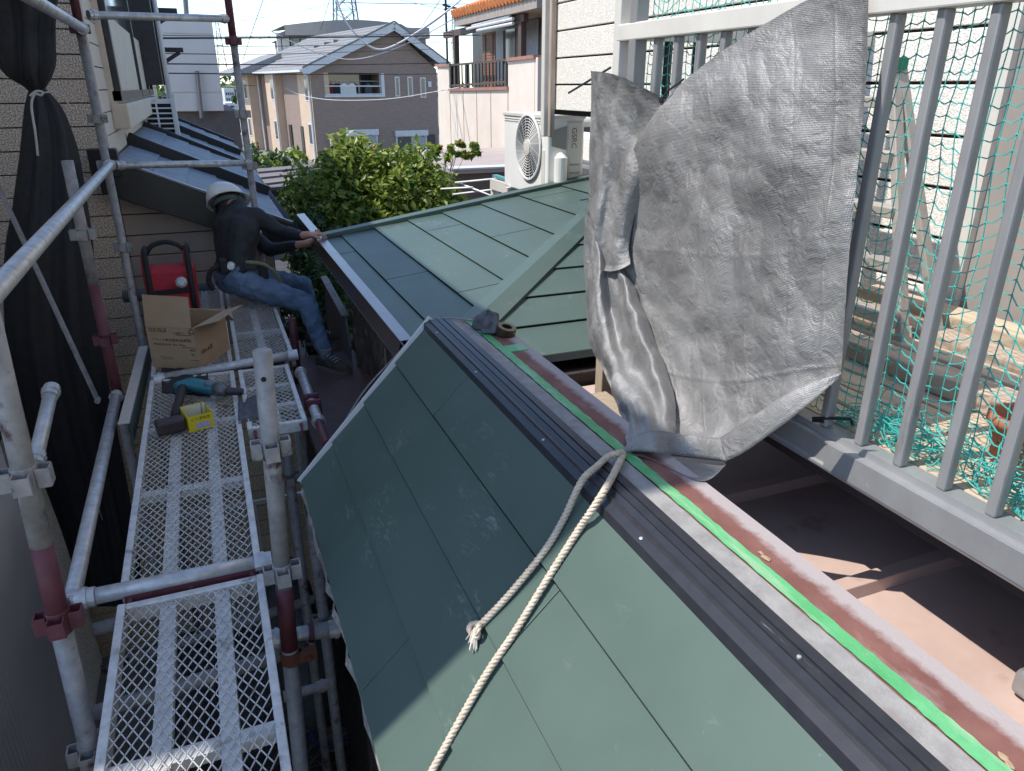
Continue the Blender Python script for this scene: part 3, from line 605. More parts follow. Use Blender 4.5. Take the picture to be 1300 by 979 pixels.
# ================================================================ TARP
def catmull(ps, t):
    n = len(ps)-1; f = min(max(t,0),1)*n; i = min(int(f), n-1); f -= i
    g = lambda k: ps[min(max(k,0),n)]
    a, b, c, d = g(i-1), g(i), g(i+1), g(i+2)
    return .5*((2*b)+(c-a)*f+(2*a-5*b+4*c-d)*f*f+(3*b-a-3*c+d)*f**3)
RA = [
 [(846,126,1.135),(872,100,1.145),(915,66,1.15),(975,28,1.15),(1035,-4,1.15),(1101,-16,1.15)],
 [(815,170,1.115),(872,152,1.12),(925,132,1.125),(985,110,1.135),(1040,95,1.13),(1098,85,1.14)],
 [(788,222,1.11),(865,214,1.12),(925,208,1.13),(985,200,1.12),(1040,192,1.13),(1092,185,1.14)],
 [(770,275,1.11),(855,280,1.125),(920,278,1.12),(980,275,1.13),(1035,270,1.12),(1085,268,1.14)],
 [(764,335,1.105),(850,345,1.125),(915,350,1.12),(972,348,1.115),(1028,345,1.125),(1077,342,1.135)],
 [(776,412,1.10),(852,420,1.12),(915,425,1.11),(972,420,1.115),(1026,415,1.12),(1071,410,1.135)],
 [(800,470,1.06),(866,486,1.10),(920,490,1.095),(975,482,1.105),(1022,475,1.115),(1067,468,1.135)],
 [(818,530,.985),(876,538,1.06),(917,540,1.07),(965,525,1.085),(1015,505,1.10),(1066,477,1.13)],
 [(828,558,.90),(878,563,1.00),(917,566,1.03),(955,545,1.06),(1005,513,1.09),(1065,480,1.125)]]
RB = [
 [(749,90,1.115),(768,92,1.095),(790,98,1.085),(818,112,1.10),(846,127,1.125)],
 [(748,150,1.12),(765,152,1.09),(786,156,1.095),(810,164,1.115),(834,172,1.126)],
 [(747,210,1.12),(762,213,1.085),(779,216,1.10),(799,220,1.095),(819,225,1.125)],
 [(746,262,1.12),(757,268,1.075),(770,273,1.095),(786,277,1.08),(803,281,1.12)],
 [(743,300,1.115),(752,307,1.075),(765,313,1.085),(780,316,1.075),(796,312,1.105)],
 [(741,330,1.11),(752,338,1.085),(768,344,1.085),(784,343,1.08),(799,336,1.10)]]
RC = [
 [(743,262,1.125),(747,272,1.10),(752,280,1.09),(757,290,1.10),(762,300,1.11),(768,310,1.12),(775,318,1.13)],
 [(740,318,1.12),(748,326,1.07),(757,334,1.06),(766,340,1.09),(776,345,1.10),(786,348,1.08),(797,350,1.125)],
 [(743,378,1.115),(752,384,1.045),(763,388,1.05),(775,391,1.09),(788,394,1.07),(802,396,1.055),(818,398,1.12)],
 [(747,430,1.10),(759,438,1.03),(772,443,1.03),(786,446,1.06),(801,448,1.06),(818,449,1.03),(838,450,1.11)],
 [(766,474,1.04),(779,486,.985),(792,492,.98),(806,496,.99),(821,498,1.01),(836,499,1.0),(853,498,1.08)],
 [(784,520,.945),(796,528,.90),(807,532,.915),(819,534,.90),(831,536,.94),(843,537,.945),(857,535,1.02)],
 [(796,570,.795),(806,562,.815),(816,556,.835),(826,553,.845),(836,554,.87),(846,557,.90),(856,562,.945)]]
tarp = T('silver_tarp', 'crumpled silver tarpaulin hung over the balcony rail and tied down at the ridge', 'tarp', at(900,560,x=1.05))
def tarpgrid(Rw, nu, nv, kind):
    ct = [[at(px,py,x=d) for px,py,d in row] for row in Rw]; rows = []
    for j in range(nv):
        v = j/(nv-1); row = []
        for i in range(nu):
            u = i/(nu-1); p = catmull([catmull(r, u) for r in ct], v)
            cr = abs(noise.noise(V((p.y*5.5-p.z*2.2,p.z*4.1+p.y*1.3,8.3)))); c2 = abs(noise.noise(V((p.y*13+p.z*3,p.z*11,4.1))))
            if kind == 'main':
                q = V((p.y+.08*noise.noise(p*4), p.z*.9+.08*noise.noise(p*4+V((7,0,0))), 0)); n1 = noise.noise(p*2.6+V((0,0,3)))*.008 - .026*noise.voronoi(q*4.5)[0][0] - .013*noise.voronoi(q*11+V((3,1,0)))[0][0] + noise.noise(p*30)*.0006 + .020
                for fv, a_ in ((.235,.0008),(.455,.0012),(.735,.0022)): n1 += a_*math.exp(-((v-fv+.004*math.sin(u*9))/.0042)**2)
                for fu, a_ in ((.17,.001),(.31,.0014),(.50,.001),(.69,-.0012),(.86,.0016)): n1 += a_*math.exp(-((u-fu+.004*math.sin(v*8))/.0042)**2)
            else:
                q = V((p.y*1.6,p.z*.8,0)); n1 = -.024*noise.voronoi(q*6+V((2,5,0)))[0][0] - .014*noise.voronoi(q*13)[0][0] + noise.noise(p*30)*.0008 + .012
            edge = min(1, min(v, 1-v, u+.02, 1.02-u)*14+.1)
            row.append(p + V((-1,-.15,.2))*n1*edge)
        rows.append(row)
    return rows
m = MB(); m.grid(tarpgrid(RA,240,190,'main')); m.build('sheet', TARP, tarp, smooth=True)
m = MB(); m.grid(tarpgrid(RB,80,110,'flap')); m.build('folded_flap', TARP, tarp, smooth=True)
m = MB(); m.grid(tarpgrid(RC,100,130,'flap')); m.build('gathered_folds', TARP, tarp, smooth=True)
h0 = [at(x,y,x=d) for x,y,d in ((790,573,.785),(804,556,.81),(830,547,.85),(870,552,.93),(912,556,.965),(916,555,.97),(950,533,.995),(1008,495,1.04),(1069,473,1.09))]
h1 = [at(x,y,x=d) for x,y,d in ((789,577,.78),(806,573,.81),(835,575,.845),(870,579,.92),(919,585,.955),(922,585,.96),(950,571,.985),(1022,517,1.04),(1067,478,1.09))]
m = MB(); m.grid([[catmull(h0,i/60) + (catmull(h1,i/60)-catmull(h0,i/60))*k/6 + V((-.002*math.sin(math.pi*k/6)+.004*noise.noise(V((i*.35,k*.3,2))),0,.0)) for i in range(61)] for k in range(7)])
m.build('hem', TARP, tarp, smooth=True, solid=.002)
f0 = [at(x,y,x=d) for x,y,d in ((800,576,.80),(860,580,.92),(920,586,1.0))]; f1 = [at(x,y,x=d) for x,y,d in ((830,584,.84),(890,611,.88),(922,590,.96))]
m = MB(); m.grid([[catmull(f0,i/20) + (catmull(f1,i/20)-catmull(f0,i/20))*k/5 for i in range(21)] for k in range(6)]); m.build('hanging_corner', TARP, tarp, smooth=True)
e = at(845,127,x=1.135)
m = MB(); m.lathe(e+V((-.012,0,0)),[(.008,0),(.008,.003),(.004,.004)],14,(-1,0,0)); m.build('eyelet', DARKALU, tarp)
m = MB(); m.tube([e+V((-.014,0,0)),e+V((-.01,-.03,.025)),e+V((.03,-.03,.05))],.003,6); m.build('tie_cord', CABLE, tarp)
# ================================================================ ROPE
def twist(mb, pts, r, n=None):
    pts = [V(p) for p in pts]; L = 0; fine = []
    k = max(60, int(sum((pts[i+1]-pts[i]).length for i in range(len(pts)-1))/.0035))
    fine = [catmull(pts, i/k) for i in range(k+1)]
    for s in range(3):
        path = []; u = V((0,0,1)); dist = 0
        for i, p in enumerate(fine):
            t = (fine[min(i+1,k)]-fine[max(i-1,0)]).normalized(); u = (u - t*u.dot(t)).normalized(); w_ = t.cross(u)
            if i: dist += (p-fine[i-1]).length
            a = dist/.030*2*math.pi + s*2*math.pi/3
            path.append(p + (u*math.cos(a)+w_*math.sin(a))*r*.52)
        mb.tube(path, r*.56, 6)
RR = .0076
r1 = [at(791,575,z=ZC-.762), at(783,576,z=ZC-.748), at(772,580,z=ZC-.750), at(757,593,z=ZC-.750), roofpt(738,612,.035), roofpt(715,660,.0205), roofpt(693,697,.0205), roofpt(655,745,.0205), roofpt(627,776,.0205), roofpt(606,797,.022)]
r2 = [at(791,577,z=ZC-.764), at(785,590,z=ZC-.754), at(776,608,z=ZC-.750), at(766,625,z=ZC-.748), roofpt(750,650,.034), roofpt(735,672,.0205), roofpt(700,727,.0205), roofpt(655,800,.0205), roofpt(620,852,.0205), roofpt(588,907,.0205), roofpt(545,985,.0205), roofpt(530,1015,.0205)]
rope = T('tie_rope', 'pale twisted rope tying the tarp corner, its two ends lying down the green roof', 'rope', r1[4])
m = MB(); twist(m, r1, RR); m.build('short_end', ROPEM, rope, smooth=True)
m = MB(); twist(m, r2, RR); m.build('long_end', ROPEM, rope, smooth=True)
kc = roofpt(604,799,.026); m = MB(); d1 = (r1[-1]-r1[-2]).normalized(); sdv = d1.cross(RN).normalized()
pts = [kc + (d1*math.cos(a)*.013 + sdv*math.sin(a)*.016) + RN*.006*math.sin(a*2) for a in [i*2*math.pi*1.6/26 for i in range(27)]]
twist(m, pts, .0062); m.build('knot', ROPEM, rope, smooth=True)
m = MB(); tl = roofpt(599,818,.016)
for k in range(46):
    q = tl + sdv*random.uniform(-.019,.019) + RN*random.uniform(-.006,.008) + d1*random.uniform(-.008,.008)
    m.tube([kc+sdv*random.uniform(-.006,.006), lerp(kc,q,.5)+RN*random.uniform(0,.004), q], [.0022,.0018,.0009], 4)
m.build('frayed_tail', M('frayed_rope',(.72,.66,.56),rough=.95), rope)
# ================================================================ TEAL NET
net = T('safety_net', 'teal knotted safety net stretched behind the balcony bars with a heap at its foot', 'net', (1.26,1.0,ZC-.69))
def cordnet(x, y0, y1, z0, z1, nm, mat, pitch=.0265, r=.0013, sag=.006):
    m = MB(); ny = int((y1-y0)/pitch); nz = int((z1-z0)/pitch); G = {}
    for i in range(ny+1):
        for j in range(nz+1):
            y = y0+i*pitch; z = z0+j*pitch; q = V((y*4,z*4,x))
            G[i,j] = V((x+noise.noise(q)*.018, y+noise.noise(q*1.7+V((5,0,0)))*.014, z+noise.noise(q*1.3+V((0,9,0)))*.014+.022*math.sin(i*.9)*math.sin(j*.12)))
    for (i,j), p in G.items():
        if (i+1,j) in G:
            q = G[i+1,j]; m.tube([p,(p+q)/2-V((0,0,sag*random.uniform(.3,1.2))),q], r, 4, False)
        if (i,j+1) in G: m.tube([p,G[i,j+1]], r*.8, 4, False)
        m.lathe(p,[(.0008,-.0025),(.0026,0),(.0008,.0025)],5,(0,1,1))
    m.build(nm, mat, net, kind='stuff')
cordnet(1.245,.42,2.02,ZC-.69,ZC+.42,'net_mesh',NETM)
m = MB()
for k in range(170):
    y = random.uniform(.62,1.12); c = V((1.235+abs(random.gauss(0,.035)), y, ZC-.693+random.uniform(0,.075)*(1-abs(y-.87)/.32)**.5 if abs(y-.87)<.32 else ZC-.69))
    pts = [c]; d = V((random.uniform(-1,1),random.uniform(-1,1),random.uniform(-.35,.35))).normalized()
    for s in range(6):
        d = (d+V((random.uniform(-.8,.8),random.uniform(-.8,.8),random.uniform(-.4,.4)))).normalized(); q = pts[-1]+d*.017; q.z = max(q.z,ZC-.696); q.x = max(q.x,1.233); pts.append(q)
    m.tube(pts,.0014,4,False)
m.build('net_heap', NETM, net, kind='stuff')
t = T('tie_wire', 'black cord looped round the foot of a balcony bar beside the tarp', 'cord', at(1035,530,x=1.2))
m = MB(); m.tube([at(1032,531,x=1.185),at(1045,531,x=1.19),at(1080,532,x=1.22),at(1083,540,x=1.25)],.004,6); m.tube([at(1032,534,x=1.185),at(1046,535,x=1.19)],.004,6); m.build('cord', CABLE, t)
# ================================================================ THINGS ON THE BALCONY
t = T('stepladder', 'pale grey stepladder standing against the white wall behind the bars', 'ladder', (1.75,1.5,ZC-.7))
LG = M('ladder_aluminium',(.46,.42,.38),(.4,.37,.33),20,.5,.2)
la, lb = at(1136,86,x=1.80), at(1156,408,x=1.72); lb.z = ZC-.695
ra, rb = la+V((0,.30,0)), lb+V((0,.42,0))
for p, q in ((la,lb),(ra,rb),(la+V((.02,0,0)),lb+V((.14,0,0))),(ra+V((.02,0,0)),rb+V((.14,0,0)))):
    m = MB(); m.bar(p,q,.022,.032,(1,0,0)); m.build('leg', LG, t, bevel=.003)
for k in range(5):
    f = .12+k*.19; m = MB(); m.bar(lerp(la,lb,f),lerp(ra,rb,f),.06,.03); m.build('step', LG, t, bevel=.003)
for p in (la,lb): m = MB(); m.bx(p.x-.025,p.x+.025,p.y-.02,p.y+.02,p.z-.004,p.z+.025); m.build('green_cap', M('green_rubber',(.02,.30,.16),rough=.6), t)
BW = M('weathered_beam',(.55,.44,.34),(.42,.32,.25),8,.8,stretch=(6,.6,6),bump=.2,bs=20)
for k,(x,z,w_,h_,lab) in enumerate(((1.62,-.655,.09,.085,'thick pale timber nearest the net heap on the balcony floor'),(1.74,-.66,.08,.075,'second timber behind the thick one on the balcony floor'),(1.86,-.645,.09,.10,'timber lying third in the row towards the white wall'),(1.98,-.62,.10,.15,'timber lying against the foot of the white wall'))):
    t = T('timber_beam', lab, 'timber', (x,.8,ZC+z), 'timbers on the balcony floor')
    m = MB(); m.bx(x-w_/2,x+w_/2,-.4,1.62+.05*k,ZC-.698,ZC-.698+h_*.6); m.build('beam', [BW,FLOORW,BW,FLOORW][k], t, bevel=.006)
for k,(px,py,s,lab) in enumerate(((1292,560,.055,'terracotta pot at the right edge behind the last bar'),(1288,592,.05,'lower terracotta saucer pot at the right edge of the balcony'))):
    c = at(px,py,x=1.42+.0*k); t = T('flower_pot', lab, 'pot', (c.x,c.y,ZC-.69), 'terracotta pots')
    m = MB(); m.lathe((c.x+.03*k,c.y-.1*k,ZC-.70),[(s*.7,0),(s,.08),(s*1.12,.082),(s*1.12,.105),(s*.95,.105),(s*.85,.07)],18); m.build('pot', TERRA, t, smooth=True)
    m = MB(); m.lathe((c.x+.03*k,c.y-.1*k,ZC-.70),[(s*.9,.05),(s*.9,.075)],14); m.build('soil', SOIL, t)
c = at(1296,870,z=ZC-1.06); t = T('cable_box', 'small grey box on the flat red roof at the right edge', 'box', c)
m = MB(); m.bx(c.x-.0,c.x+.12,c.y-.05,c.y+.02,c.z-.03,c.z+.025); m.build('box', ALU, t, bevel=.012)
# timbers under the balcony edge near the tarp
t = T('timber_block', 'pale timber stump standing on blocks below the tarp', 'timber', at(765,530,x=1.2))
p = at(766,500,x=1.2); m = MB(); m.bx(p.x-.02,p.x+.03,p.y-.02,p.y+.03,p.z-.06,p.z+.16); m.build('upright', PALEWOOD, t, bevel=.003)
p = at(767,520,x=1.12); m = MB(); m.bx(p.x-.03,p.x+.06,p.y-.14,p.y+.10,p.z-.05,p.z+.02); m.build('block', PALEWOOD, t, bevel=.004)
for k in range(2): m = MB(); m.bx(p.x-.0,p.x+.12,p.y-.2-.04*k,p.y-.15-.04*k,p.z-.09+.03*k,p.z-.05+.03*k); m.build('offcut', PALEWOOD, t, bevel=.003)
# ---------------------------------------------------------------- on the ridge end
t = T('grey_rag', 'crumpled dark grey rag on the far end of the ridge', 'rag', at(620,415,z=ZC-.75))
c = at(620,416,z=ZC-.765); m = MB(); rows = []
for i in range(15):
    row = []
    for j in range(25):
        a = 2*math.pi*j/24; el = math.pi/2*i/14; rr = .055*math.cos(el)*(1+.45*noise.noise(V((math.cos(a)*2,math.sin(a)*2,el*2+1))))
        row.append(c+V((math.cos(a)*rr*.8,math.sin(a)*rr*1.2,.055*math.sin(el)*(1+.4*noise.noise(V((math.cos(a)*3,math.sin(a)*3,el*3)))))))
    row[-1] = row[0]; rows.append(row)
m.grid(rows); m.build('cloth', GREYFAB, t, smooth=True)
t = T('tape_roll', 'roll of dark tape lying beside the grey rag on the ridge', 'tape', at(640,425,z=ZC-.76))
c = at(641,424,z=ZC-.77); m = MB(); m.lathe(c,[(.018,0),(.033,0),(.034,.002),(.034,.026),(.033,.028),(.018,.028),(.018,0)],22,(.2,-.2,1)); m.build('roll', M('brown_tape',(.02,.012,.009),(.06,.034,.017),60,.3,stretch=(1,1,9)), t, smooth=False)
t = T('loose_cable', 'thin grey cable looping over the far end of the near roof', 'cable', at(560,405,z=ZC-.75))
m = MB(); ps = [at(412,590,y=2.6),at(425,560,y=2.62),at(460,500,y=2.62),at(500,455,y=2.55),at(528,425,y=2.48),at(548,407,y=2.44),at(575,404,y=2.40),at(605,408,y=2.36)]
m.tube([catmull(ps,i/50) for i in range(51)],.004,6); m.build('cable', M('grey_cable',(.25,.25,.25),rough=.5), t, smooth=True)
# ================================================================ CARDBOARD BOX
def text(body, parent, pos, ux, uz, size, mat, nm='printed_lettering'):
    cu = bpy.data.curves.new(nm, 'FONT'); cu.body = body; cu.size = size; cu.extrude = 0; cu.materials.append(mat)
    o = bpy.data.objects.new(nm, cu); C.objects.link(o); me = bpy.data.meshes.new_from_object(o); bpy.data.objects.remove(o); o = bpy.data.objects.new(nm, me); C.objects.link(o)
    ux = V(ux).normalized(); uz = V(uz).normalized(); n = ux.cross(uz)
    mx = Matrix((ux, uz, n)).transposed().to_4x4(); mx.translation = V(pos); o.matrix_basis = mx
    put(o, parent); return o
b0 = V((-.392,4.03,DZ+.003)); bu = V((.23,-.128,0)).normalized(); bv = V((.128,.23,0)).normalized(); bz = V((0,0,1)); W_, D_, H_ = .252, .325, .225
box = T('cardboard_box', 'open brown cardboard box with printed lettering, flaps up, on the far plank', 'box', b0 + bu*W_/2 + bv*D_/2)
BP = lambda a,b,c: b0 + bu*a + bv*b + bz*c
def slab(mb, p, th=.004):
    n = (V(p[1])-V(p[0])).cross(V(p[3])-V(p[0])).normalized()*th; mb.prism(p, n)
m = MB(); slab(m,[BP(0,0,0),BP(W_,0,0),BP(W_,0,H_),BP(0,0,H_)]); m.build('front_panel', CARD, box)
m = MB(); slab(m,[BP(W_,0,0),BP(W_,D_,0),BP(W_,D_,H_),BP(W_,0,H_)]); m.build('side_panel', CARD, box)
m = MB(); slab(m,[BP(0,0,0),BP(0,D_,0),BP(0,D_,H_),BP(0,0,H_)]); m.build('side_panel', CARD, box)
m = MB(); slab(m,[BP(0,D_,0),BP(W_,D_,0),BP(W_,D_,H_),BP(0,D_,H_)]); m.build('back_panel', CARD, box)
m = MB(); slab(m,[BP(0,0,.002),BP(W_,0,.002),BP(W_,D_,.002),BP(0,D_,.002)]); m.build('bottom_panel', CARDIN, box)
m = MB(); slab(m,[BP(0,0,H_+.001),BP(W_-.004,-.004,H_+.001),BP(W_-.012,.03,H_+.152),BP(-.006,.028,H_+.158)],.0035); m.build('front_flap', CARD, box)
m = MB(); slab(m,[BP(W_,.01,H_),BP(W_,D_-.01,H_),BP(W_+.125,D_-.02,H_+.042),BP(W_+.13,.03,H_+.035)],.0035); m.build('side_flap', CARDIN, box)
m = MB(); slab(m,[BP(0,D_,H_),BP(W_,D_,H_),BP(W_,D_+.10,H_-.09),BP(0,D_+.10,H_-.09)],.0035); m.build('back_flap', CARD, box)
e_ = -.0055
for s, x, z, sz in (('SEKISUI',.012,.198,.030),('フラット軒先部材(金属製)',.022,.150,.0185),('MEDIUM-G/A  Size 10mm',.026,.127,.0165),('L-2000 入',.142,.190,.016),('製品',.222,.100,.014),('注意',.222,.078,.011),('♻',.222,.193,.036)):
    text(s, box, BP(x,e_,z), bu, bz, sz, INK)
m = MB()
for x0,x1,z in ((.155,.245,.184),(.18,.255,.118),(.215,.262,.05),(.05,.12,.062),(.06,.115,.052)): slab(m,[BP(x0,e_+.001,z),BP(x1,e_+.001,z),BP(x1,e_+.001,z+.0018),BP(x0,e_+.001,z+.0018)],.0006)
m.build('printed_lines', INK, box)
m = MB(); slab(m,[BP(W_+.001,.02,.13),BP(W_+.001,.12,.15),BP(W_+.001,.12,.225),BP(W_+.001,.02,.215)],.0008); m.build('paper_slip', M('white_label',(.55,.56,.57),rough=.6), box)
m = MB(); slab(m,[BP(W_+.001,.17,.05),BP(W_+.001,.21,.04),BP(W_+.001,.225,.16),BP(W_+.001,.19,.17)],.0008); m.build('green_mark', M('green_print',(.10,.22,.04),(.25,.2,.1),40,.8), box)
text('フラット', box, BP(W_+.0055,.14,.18), bv, bz, .03, INK); text('10m 6本', box, BP(W_+.0055,.03,.07), bv, bz, .035, INK)
# ---------------------------------------------------------------- red tool bag
bg_ = T('tool_bag', 'red canvas tool bag with black webbing and an arched black handle behind the box', 'tool bag', (-.30,5.08,DZ))
x0,x1,y0,y1,z0,z1 = -.455,-.145,4.97,5.19,DZ+.004,DZ+.315
m = MB(); m.hexa([(x0+.01,y0,z0),(x1-.01,y0,z0),(x1-.01,y1,z0),(x0+.01,y1,z0),(x0,y0+.03,z1),(x1,y0+.03,z1),(x1,y1-.03,z1),(x0,y1-.03,z1)]); m.build('body', REDBAG, bg_, bevel=.035)
m = MB(); m.hexa([(x0+.06,y0-.022,z0+.01),(x1-.06,y0-.022,z0+.01),(x1-.06,y0+.01,z0+.01),(x0+.06,y0+.01,z0+.01),(x0+.06,y0-.010,z0+.165),(x1-.06,y0-.010,z0+.165),(x1-.06,y0+.02,z0+.165),(x0+.06,y0+.02,z0+.165)]); pk = m.build('front_pocket', REDBAG, bg_, bevel=.008)
m = MB(); m.bx(x0+.058,x1-.058,y0-.016,y0-.008,z0+.150,z0+.182); m.build('pocket_band', BLACKWEB, pk, bevel=.002)
for s in (x0+.035, x1-.035):
    m = MB(); m.tube([(s,y0-.004,z0+.01),(s,y0+.006,z0+.15),(s,y0+.028,z1+.06),(s,y0+.06,z1+.105),(s,y1-.06,z1+.105),(s,y1-.03,z1+.06)],.017,8); m.build('webbing', BLACKWEB, bg_, smooth=True)
    m = MB(); m.hexa([(s-.03,y0+.035,z1-.04),(s+.012,y0+.035,z1-.04),(s+.012,y1-.035,z1-.04),(s-.03,y1-.035,z1-.04),(s-.026,y0+.06,z1+.095),(s+.004,y0+.06,z1+.095),(s+.004,y1-.06,z1+.095),(s-.026,y1-.06,z1+.095)]); m.build('end_panel', REDBAG, bg_, bevel=.012)
m = MB(); hp = [V((x0+.045,5.08,z1+.085)),V((x0+.08,5.08,z1+.125)),V((-.30,5.08,z1+.145)),V((x1-.08,5.08,z1+.12)),V((x1-.04,5.08,z1+.07))]
m.tube([catmull(hp,i/20) for i in range(21)],.015,10); m.build('handle', BLACKWEB, bg_, smooth=True)
c = V((x1-.09,y0-.018,z0+.222)); m = MB(); m.lathe(c,[(.012,0),(.030,.002),(.034,.008),(.034,.020),(.02,.024)],18,(0,-1,.25)); m.build('buckle', M('silver_badge',(.5,.52,.5),(.25,.28,.26),90,.35,.5), bg_)
# ---------------------------------------------------------------- drill
dr = T('power_drill', 'teal and black cordless drill lying on the middle plank beside the yellow box', 'drill', at(262,500,z=DZ))
p = at(243,488,z=DZ+.05); q = at(274,494,z=DZ+.05); ch = at(288,497,z=DZ+.045); tip = at(309,497,z=DZ+.04); bk = at(222,493,z=DZ+.05)
m = MB(); m.tube([bk,lerp(bk,p,.3),p,q],[.024,.030,.034,.032],16); m.build('housing', TEALTOOL, dr, smooth=True)
m = MB(); m.tube([q,lerp(q,ch,.5),ch],[.033,.030,.024],16); m.tube([lerp(q,ch,.9),lerp(q,ch,.98)],.028,16); m.build('gear_case', GREYRUB, dr, smooth=True)
m = MB(); m.tube([ch,lerp(ch,tip,.5),tip],[.019,.019,.015],12); m.build('chuck', M('black_chuck',(.03,.03,.033),rough=.4), dr)
h0_ = lerp(bk,p,.45); h1_ = at(222,530,z=DZ+.045)
m = MB(); m.tube([h0_,lerp(h0_,h1_,.5),h1_],[.022,.019,.021],12); m.build('grip', M('dark_rubber_grip',(.03,.02,.02),rough=.7), dr, smooth=True)
h2_ = at(218,540,z=DZ+.04); m = MB(); m.bar(h2_+V((-.06,-.01,0)),h2_+V((.05,.015,0)),.065,.06); m.build('battery', M('brown_black_battery',(.055,.03,.028),(.03,.025,.025),30,.5), dr, bevel=.01)
m = MB(); m.lathe(at(266,486,z=DZ+.083),[(.02,0),(.018,.003)],14,(0,-.4,1)); m.build('vent', GREYRUB, dr)
# ---------------------------------------------------------------- yellow box
yb = T('yellow_box', 'small open yellow screw box with white inside standing on the middle plank', 'box', at(250,540,z=DZ))
y0_ = at(241,549,z=DZ+.003); yu = (at(272,541,z=DZ+.003)-y0_); yw = yu.length; yu.normalize(); yv = V((-yu.y,yu.x,0)); YD, YH = .098, .068
YP = lambda a,b,c: y0_ + yu*a + yv*b + bz*c
for nm, pp in (('front_panel',[YP(0,0,0),YP(yw,0,0),YP(yw,0,YH),YP(0,0,YH)]),('side_panel',[YP(0,0,0),YP(0,YD,0),YP(0,YD,YH+.012),YP(0,0,YH)]),('side_panel',[YP(yw,0,0),YP(yw,YD,0),YP(yw,YD,YH),YP(yw,0,YH)]),('back_panel',[YP(0,YD,0),YP(yw,YD,0),YP(yw,YD,YH+.015),YP(0,YD,YH+.015)])):
    m = MB(); slab(m, pp, .0018); m.build(nm, YELLOW, yb)
m = MB(); slab(m,[YP(.003,YD-.003,.004),YP(yw-.003,YD-.003,.004),YP(yw-.003,YD-.003,YH+.012),YP(.003,YD-.003,YH+.012)],.0008); slab(m,[YP(.004,.004,.004),YP(yw-.004,.004,.004),YP(yw-.004,YD-.004,.004),YP(.004,YD-.004,.004)],.001); m.build('white_inside', M('white_card',(.7,.68,.55),rough=.7), yb)
text('ビス 軒先用', yb, YP(.012,-.0032,.047), yu, bz, .015, INK)
m = MB(); slab(m,[YP(.03,-.0025,.010),YP(yw-.015,-.0025,.010),YP(yw-.015,-.0025,.034),YP(.03,-.0025,.034)],.0006); m.build('printed_label', M('lilac_label',(.5,.45,.62),(.3,.28,.45),120,.6), yb)
m = MB(); c = YP(yw*.72,YD*.6,.02); m.tube([c,c+V((.004,.0,.075))],.0022,6); m.build('screw', GREYRUB, yb)
# ---------------------------------------------------------------- dark cloths on the planks
def sheet(name, label, cat, pts, mat, h=.012):
    t = T(name, label, cat, pts[0]); m = MB(); rows = []
    A_, B_, Cc, D2 = [V(p) for p in pts]
    for i in range(14):
        rows.append([lerp(lerp(A_,B_,j/13),lerp(D2,Cc,j/13),i/13)+V((0,0,h*(.6+noise.noise(V((i*.45,j*.45,len(label))))*1.2))) for j in range(14)])
    m.grid(rows); m.build('cloth', mat, t, smooth=True, solid=.002); return t
sheet('black_cloth','black rubber mat lying flat under the cardboard box and drill','mat',[at(206,500,z=DZ),at(268,505,z=DZ),at(262,462,z=DZ),at(205,466,z=DZ)],BLACKWEB,.008)
sheet('work_glove','dark crumpled glove on the small plank right of the drill','glove',[at(303,540,z=DZ),at(334,532,z=DZ),at(332,505,z=DZ),at(303,512,z=DZ)],GREYFAB,.022)
# ================================================================ WORKER
wk = T('person', 'worker in white helmet, black shirt and blue jeans reaching for the brown flashing', 'person', (.10,5.15,DZ))
hR = at(397,299,z=FZ+.025); hL = at(391,309,z=FZ-.06)
J = dict(pel=at(300,352,y=5.14), wai=at(299,328,y=5.16), che=at(300,292,y=5.24), nb=at(303,266,y=5.34), hd=at(290,259,y=5.46),
  sR=at(324,276,y=5.22), eR=at(357,294,y=5.20), wR=at(384,299,y=hR.y+.02), sL=at(292,272,y=5.48), eL=at(343,318,y=5.42), wL=at(377,311,y=hL.y+.04),
  pR=at(310,360,y=5.06), kR=at(390,386,y=4.93), aR=at(414,452,y=4.74), pL=at(305,352,y=5.28), kL=at(385,362,y=5.42), aL=at(400,425,y=5.30))
J['hipR'] = J['pR']; fdir = V((.68,.66,-.30)).normalized(); hup = V((-.40,.42,.82)); hup = (hup - fdir*hup.dot(fdir)).normalized(); hside = fdir.cross(hup)
N_ = {'pel':(J['pel'],.10),'wai':(J['wai'],.095),'che':(J['che'],.115),'nb':(J['nb'],.055),'hd':(J['hd'],.088),'chin':(J['hd']+fdir*.062-hup*.055,.046),'nose':(J['hd']+fdir*.108-hup*.012,.013),
  'earR':(J['hd']+hside*.086-hup*.01,.016),'earL':(J['hd']-hside*.086-hup*.01,.016),
  'sR':(J['sR'],.055),'eR':(J['eR'],.036),'wR':(J['wR'],.026),'sL':(J['sL'],.055),'eL':(J['eL'],.036),'wL':(J['wL'],.026),
  'pR':(J['pR'],.075),'kR':(J['kR'],.05),'aR':(J['aR'],.032),'pL':(J['pL'],.075),'kL':(J['kL'],.05),'aL':(J['aL'],.032)}
E_ = [('pel','wai'),('wai','che'),('che','nb'),('nb','hd'),('hd','chin'),('hd','nose'),('hd','earR'),('hd','earL'),('che','sR'),('sR','eR'),('eR','wR'),('che','sL'),('sL','eL'),('eL','wL'),('pel','pR'),('pR','kR'),('kR','aR'),('pel','pL'),('pL','kL'),('kL','aL')]
